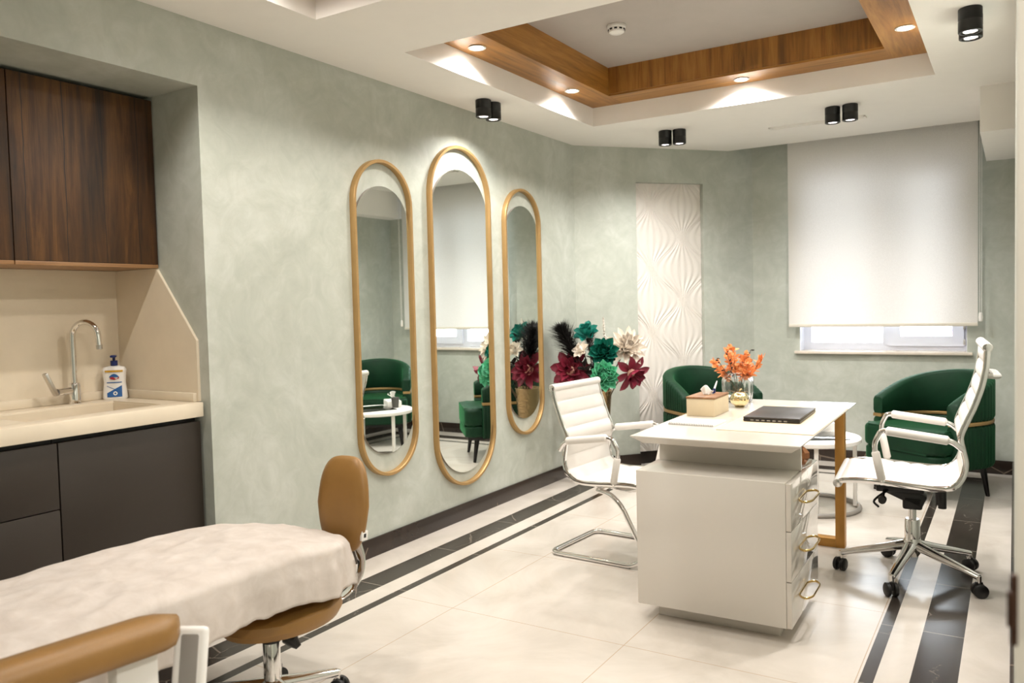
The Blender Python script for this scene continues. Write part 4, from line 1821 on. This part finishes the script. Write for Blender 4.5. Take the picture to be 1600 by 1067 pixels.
b = new()
ys = [-.5 + (YE - .03 + .5) * k / 40 for k in range(41)]
ring = []
for y in ys:
    w = halfw(y) - .02
    zt_ = topz(y) - .012
    rr = []
    for (a, z) in ((-1, .0), (-1, .6), (-.93, .88), (-.8, 1), (0, 1.12), (.8, 1), (.93, .88), (1, .6), (1, 0), (.9, -.15), (-.9, -.15)):
        zb = zt_ - .115
        rr.append(b.verts.new((bxc + a * w, y, zb + (zt_ - zb) * z)))
    ring.append(rr)
for A, B in zip(ring[:-1], ring[1:]):
    for k in range(11):
        b.faces.new((A[k], A[(k + 1) % 11], B[(k + 1) % 11], B[k]))
b.faces.new(ring[0]); b.faces.new(ring[-1][::-1])
obj('mattress', b, M['tan'], TB, True, angle=60)
b = new()
box(b, (bxc - .2, -.3, .36), (bxc + .2, 1.5, .412), .01)
box(b, (bxc - .14, .2, .06), (bxc + .14, .8, .36), .02)
box(b, (bxc - .26, -.1, 0), (bxc + .26, 1.1, .06), .02)
obj('base', b, M['white'], TB, True)
# armrest with its white bracket
b = new()
ap = smooth_path([(-1.60, .2, .645), (-1.60, .5, .632), (-1.60, .85, .615), (-1.602, 1.115, .599)], 8)
rings = []
for i, p in enumerate(ap):
    q = i / (len(ap) - 1)
    sc = 1 if q < .9 else sqrt(max(.03, 1 - ((q - .9) / .1) ** 2 * .96))
    ring = []
    for (a, z) in ((-.05, -.03), (-.056, -.015), (-.056, .012), (-.044, .029), (.0, .036), (.044, .029), (.056, .012), (.056, -.015), (.05, -.03), (0, -.034)):
        ring.append(b.verts.new(p + Vector((a * sc, 0, z * (.6 + .4 * sc)))))
    rings.append(ring)
for A, B in zip(rings[:-1], rings[1:]):
    for k in range(10):
        b.faces.new((A[k], A[(k + 1) % 10], B[(k + 1) % 10], B[k]))
b.faces.new(rings[0]); b.faces.new(rings[-1][::-1])
ar = obj('armrest', b, M['tan'], TB, True, angle=70)
b = new()
rt = Matrix.Rotation(radians(28), 3, 'Z') @ Matrix.Rotation(radians(-14), 3, 'X')
box(b, (-.04, -.012, -.42), (.038, .012, 0), .012, 3, rot=rt, pivot=(0, 0, 0), mi=0)
box(b, (-.025, -.0135, -.41), (.025, .0135, -.012), .008, 2, rot=rt, pivot=(0, 0, 0), mi=1)
for v in b.verts:
    v.co += Vector((-1.60, 1.155, .582))
box(b, (-1.9, 1.04, .30), (-1.6, 1.07, .33), .005)
box(b, (-1.63, .96, .32), (-1.59, 1.06, .60), .01)
obj('armrest_bracket', b, [M['white'], M['greyplastic']], TB, True)

# ---- the sheet
b = new()
NA, NB = 90, 150
LA, LB0, LB1 = .60, .25, 2.07 + .12


def hem(s):
    return .5 * noise.noise(Vector((s * 3.1, 2.3, 0))) + .35 * noise.noise(Vector((s * 9.0, 5.1, 0)))


def sheetf(a, c):
    u = (a * 2 - 1)
    bb = LB0 + (LB1 - LB0) * c
    y = min(bb, YE)
    w = halfw(min(y, YE))
    dropmax = .138 + .05 * hem(bb * 1.9) + (.02 if bb < 1.35 else .02 * max(0, 1 - (bb - 1.35) / .3))
    if u < 0:
        dropmax = .15
    tot = w + dropmax
    d = abs(u) * tot
    sg = 1 if u > 0 else -1
    ex = max(0, d - w)
    ey = max(0, bb - YE)
    x = min(d, w)
    zt_ = topz(y)
    crown = .012 * (1 - (x / w) ** 2)
    # rounded shoulder
    sh = .035
    fall = max(0, x - (w - sh)) / sh
    z = zt_ + crown - sh * .45 * fall ** 2
    e = sqrt(ex * ex + ey * ey)
    z -= e
    hang = min(1, e / .06)
    fold = noise.noise(Vector((bb * 9, sg * 3.0 + u * 1.2, ex * 3))) * .018 + noise.noise(Vector((bb * 22, sg * 7.0, 0))) * .007
    outx = (.004 + hang * (.008 + fold + .06 * ex)) * sg
    outy = hang * (.004 + .6 * noise.noise(Vector((u * 7, 1, 0))) * .02) if ey > 0 else 0
    wr = .004 * noise.noise(Vector((d * sg * 7, bb * 5, 4))) + .0025 * (1 - abs(noise.noise(Vector((d * sg * 11 + bb * 3, bb * 7, 2)))) * 4) + .002 * noise.noise(Vector((d * sg * 22 + bb * 6, bb * 14, 9)))
    return Vector((bxc + x * sg + (outx if ex > 0 else .004 * sg * fall), y + outy + (.006 if ey > 0 else 0), z + .006 + wr * (1 - hang * .7)))


grid(b, sheetf, NA, NB)
so = obj('bed_sheet', b, M['sheet'], angle=180)
so.modifiers.new('thick', 'SOLIDIFY').thickness = .0015
tag(so, 'white disposable sheet draped over the treatment bed', 'sheet')

# ================================================================ STOOL
stx, sty = -2.03, 1.75
ST = thing('stool', 'caramel rolling stool with a backrest at the foot of the bed', 'stool', (stx, sty, 0))
b = new()
lathe(b, [(0, .276), (.15, .276), (.182, .286), (.195, .308), (.19, .333), (.17, .347), (0, .352)], 44)
for v in b.verts:
    v.co = Vector((v.co.x * .86 + stx - .01, v.co.y * 1.12 + sty + .06, v.co.z))
obj('seat', b, M['tan'], ST, True)
b = new()
lathe(b, [(0, .22), (.0165, .22), (.0165, .276), (0, .276)], 20, (stx, sty, 0))
lathe(b, [(0, .09), (.027, .09), (.0275, .24), (.024, .246), (0, .246)], 24, (stx, sty, 0))
obj('gas_column', b, M['chrome'], ST, True)
b = new()
lathe(b, [(.026, .236), (.03, .238), (.03, .247), (.0165, .25)], 24, (stx, sty, 0))
obj('collar', b, M['black'], ST, True)
b = new()
tube(b, [(stx + .012, sty + .008, .252), (stx + .03, sty + .02, .25), (stx + .036, sty + .023, .248), (stx + .062, sty + .036, .238), (stx + .078, sty + .043, .218)], [.007, .008, .02, .026, .012], 16, flat=.8)
obj('seat_lever', b, M['black'], ST, True)
b = new()
lathe(b, [(0, .075), (.03, .075), (.036, .09), (.03, .11), (0, .112)], 24, (stx, sty, 0))
obj('base_hub', b, M['chrome'], ST, True)
star_base(ST, .215, radians(63), .095, .08, [.4, 1.4, 2.2, .2, 1.0])
# curved bracket and backrest
bc = Vector((-1.985, 2.085, 0))
b = new()
bp = smooth_path([(stx, sty + .15, .272), (stx, sty + .27, .27), (-2.025, 2.13, .30), (-2.02, 2.17, .37), (-2.04, 2.165, .46)], 7)
tube(b, bp, .018, 12, flat=.3, up=(0, -.6, .8))
obj('back_bracket', b, M['chrome'], ST, True)
b = new()
nrm = Vector((-.05, -1, .1)).normalized()       # backrest faces the seat
wx_, hz_ = .12, .18


def back(a, c):
    an = 2 * pi * a
    # superellipse outline, narrower below
    ca, sa = cos(an), sin(an)
    ex_ = 2 / 3.2
    px_ = wx_ * (abs(ca) ** ex_) * (1 if ca > 0 else -1)
    pz_ = hz_ * (abs(sa) ** ex_) * (1 if sa > 0 else -1)
    px_ *= 1.0 - .2 * max(0, -pz_ / hz_) - .12 * max(0, pz_ / hz_)
    # c runs front centre -> rim -> back centre
    if c < .5:
        q = c * 2
        k = q
        dd = -.036 + .036 * (q ** 5)
        dd -= 0
    else:
        q = (1 - c) * 2
        k = q
        dd = .03 - .03 * (q ** 5)
    x, z = px_ * k, pz_ * k
    dd += .25 * x * x / wx_ * .5 * (-1)
    return Vector((x, dd, z))


V = grid(b, back, 48, 24, closed_u=True)
bmesh.ops.remove_doubles(b, verts=b.verts, dist=.0006)
rz = Matrix.Translation((-2.065, 2.145, .594)) @ Matrix.Rotation(radians(3), 4, 'Z') @ Matrix.Rotation(radians(-6), 4, 'X')
b.transform(rz)
bk = obj('backrest', b, M['tan'], ST, True, angle=80)
b = new()
box(b, (.088, -.02, -.122), (.0975, .012, -.088), .001, mi=0)
box(b, (.0972, -.010, -.112), (.0982, .002, -.098), 0, mi=1)
b.transform(rz)
obj('care_tag', b, [M['white'], M['black']], bk, True)

bpy.context.view_layer.update()
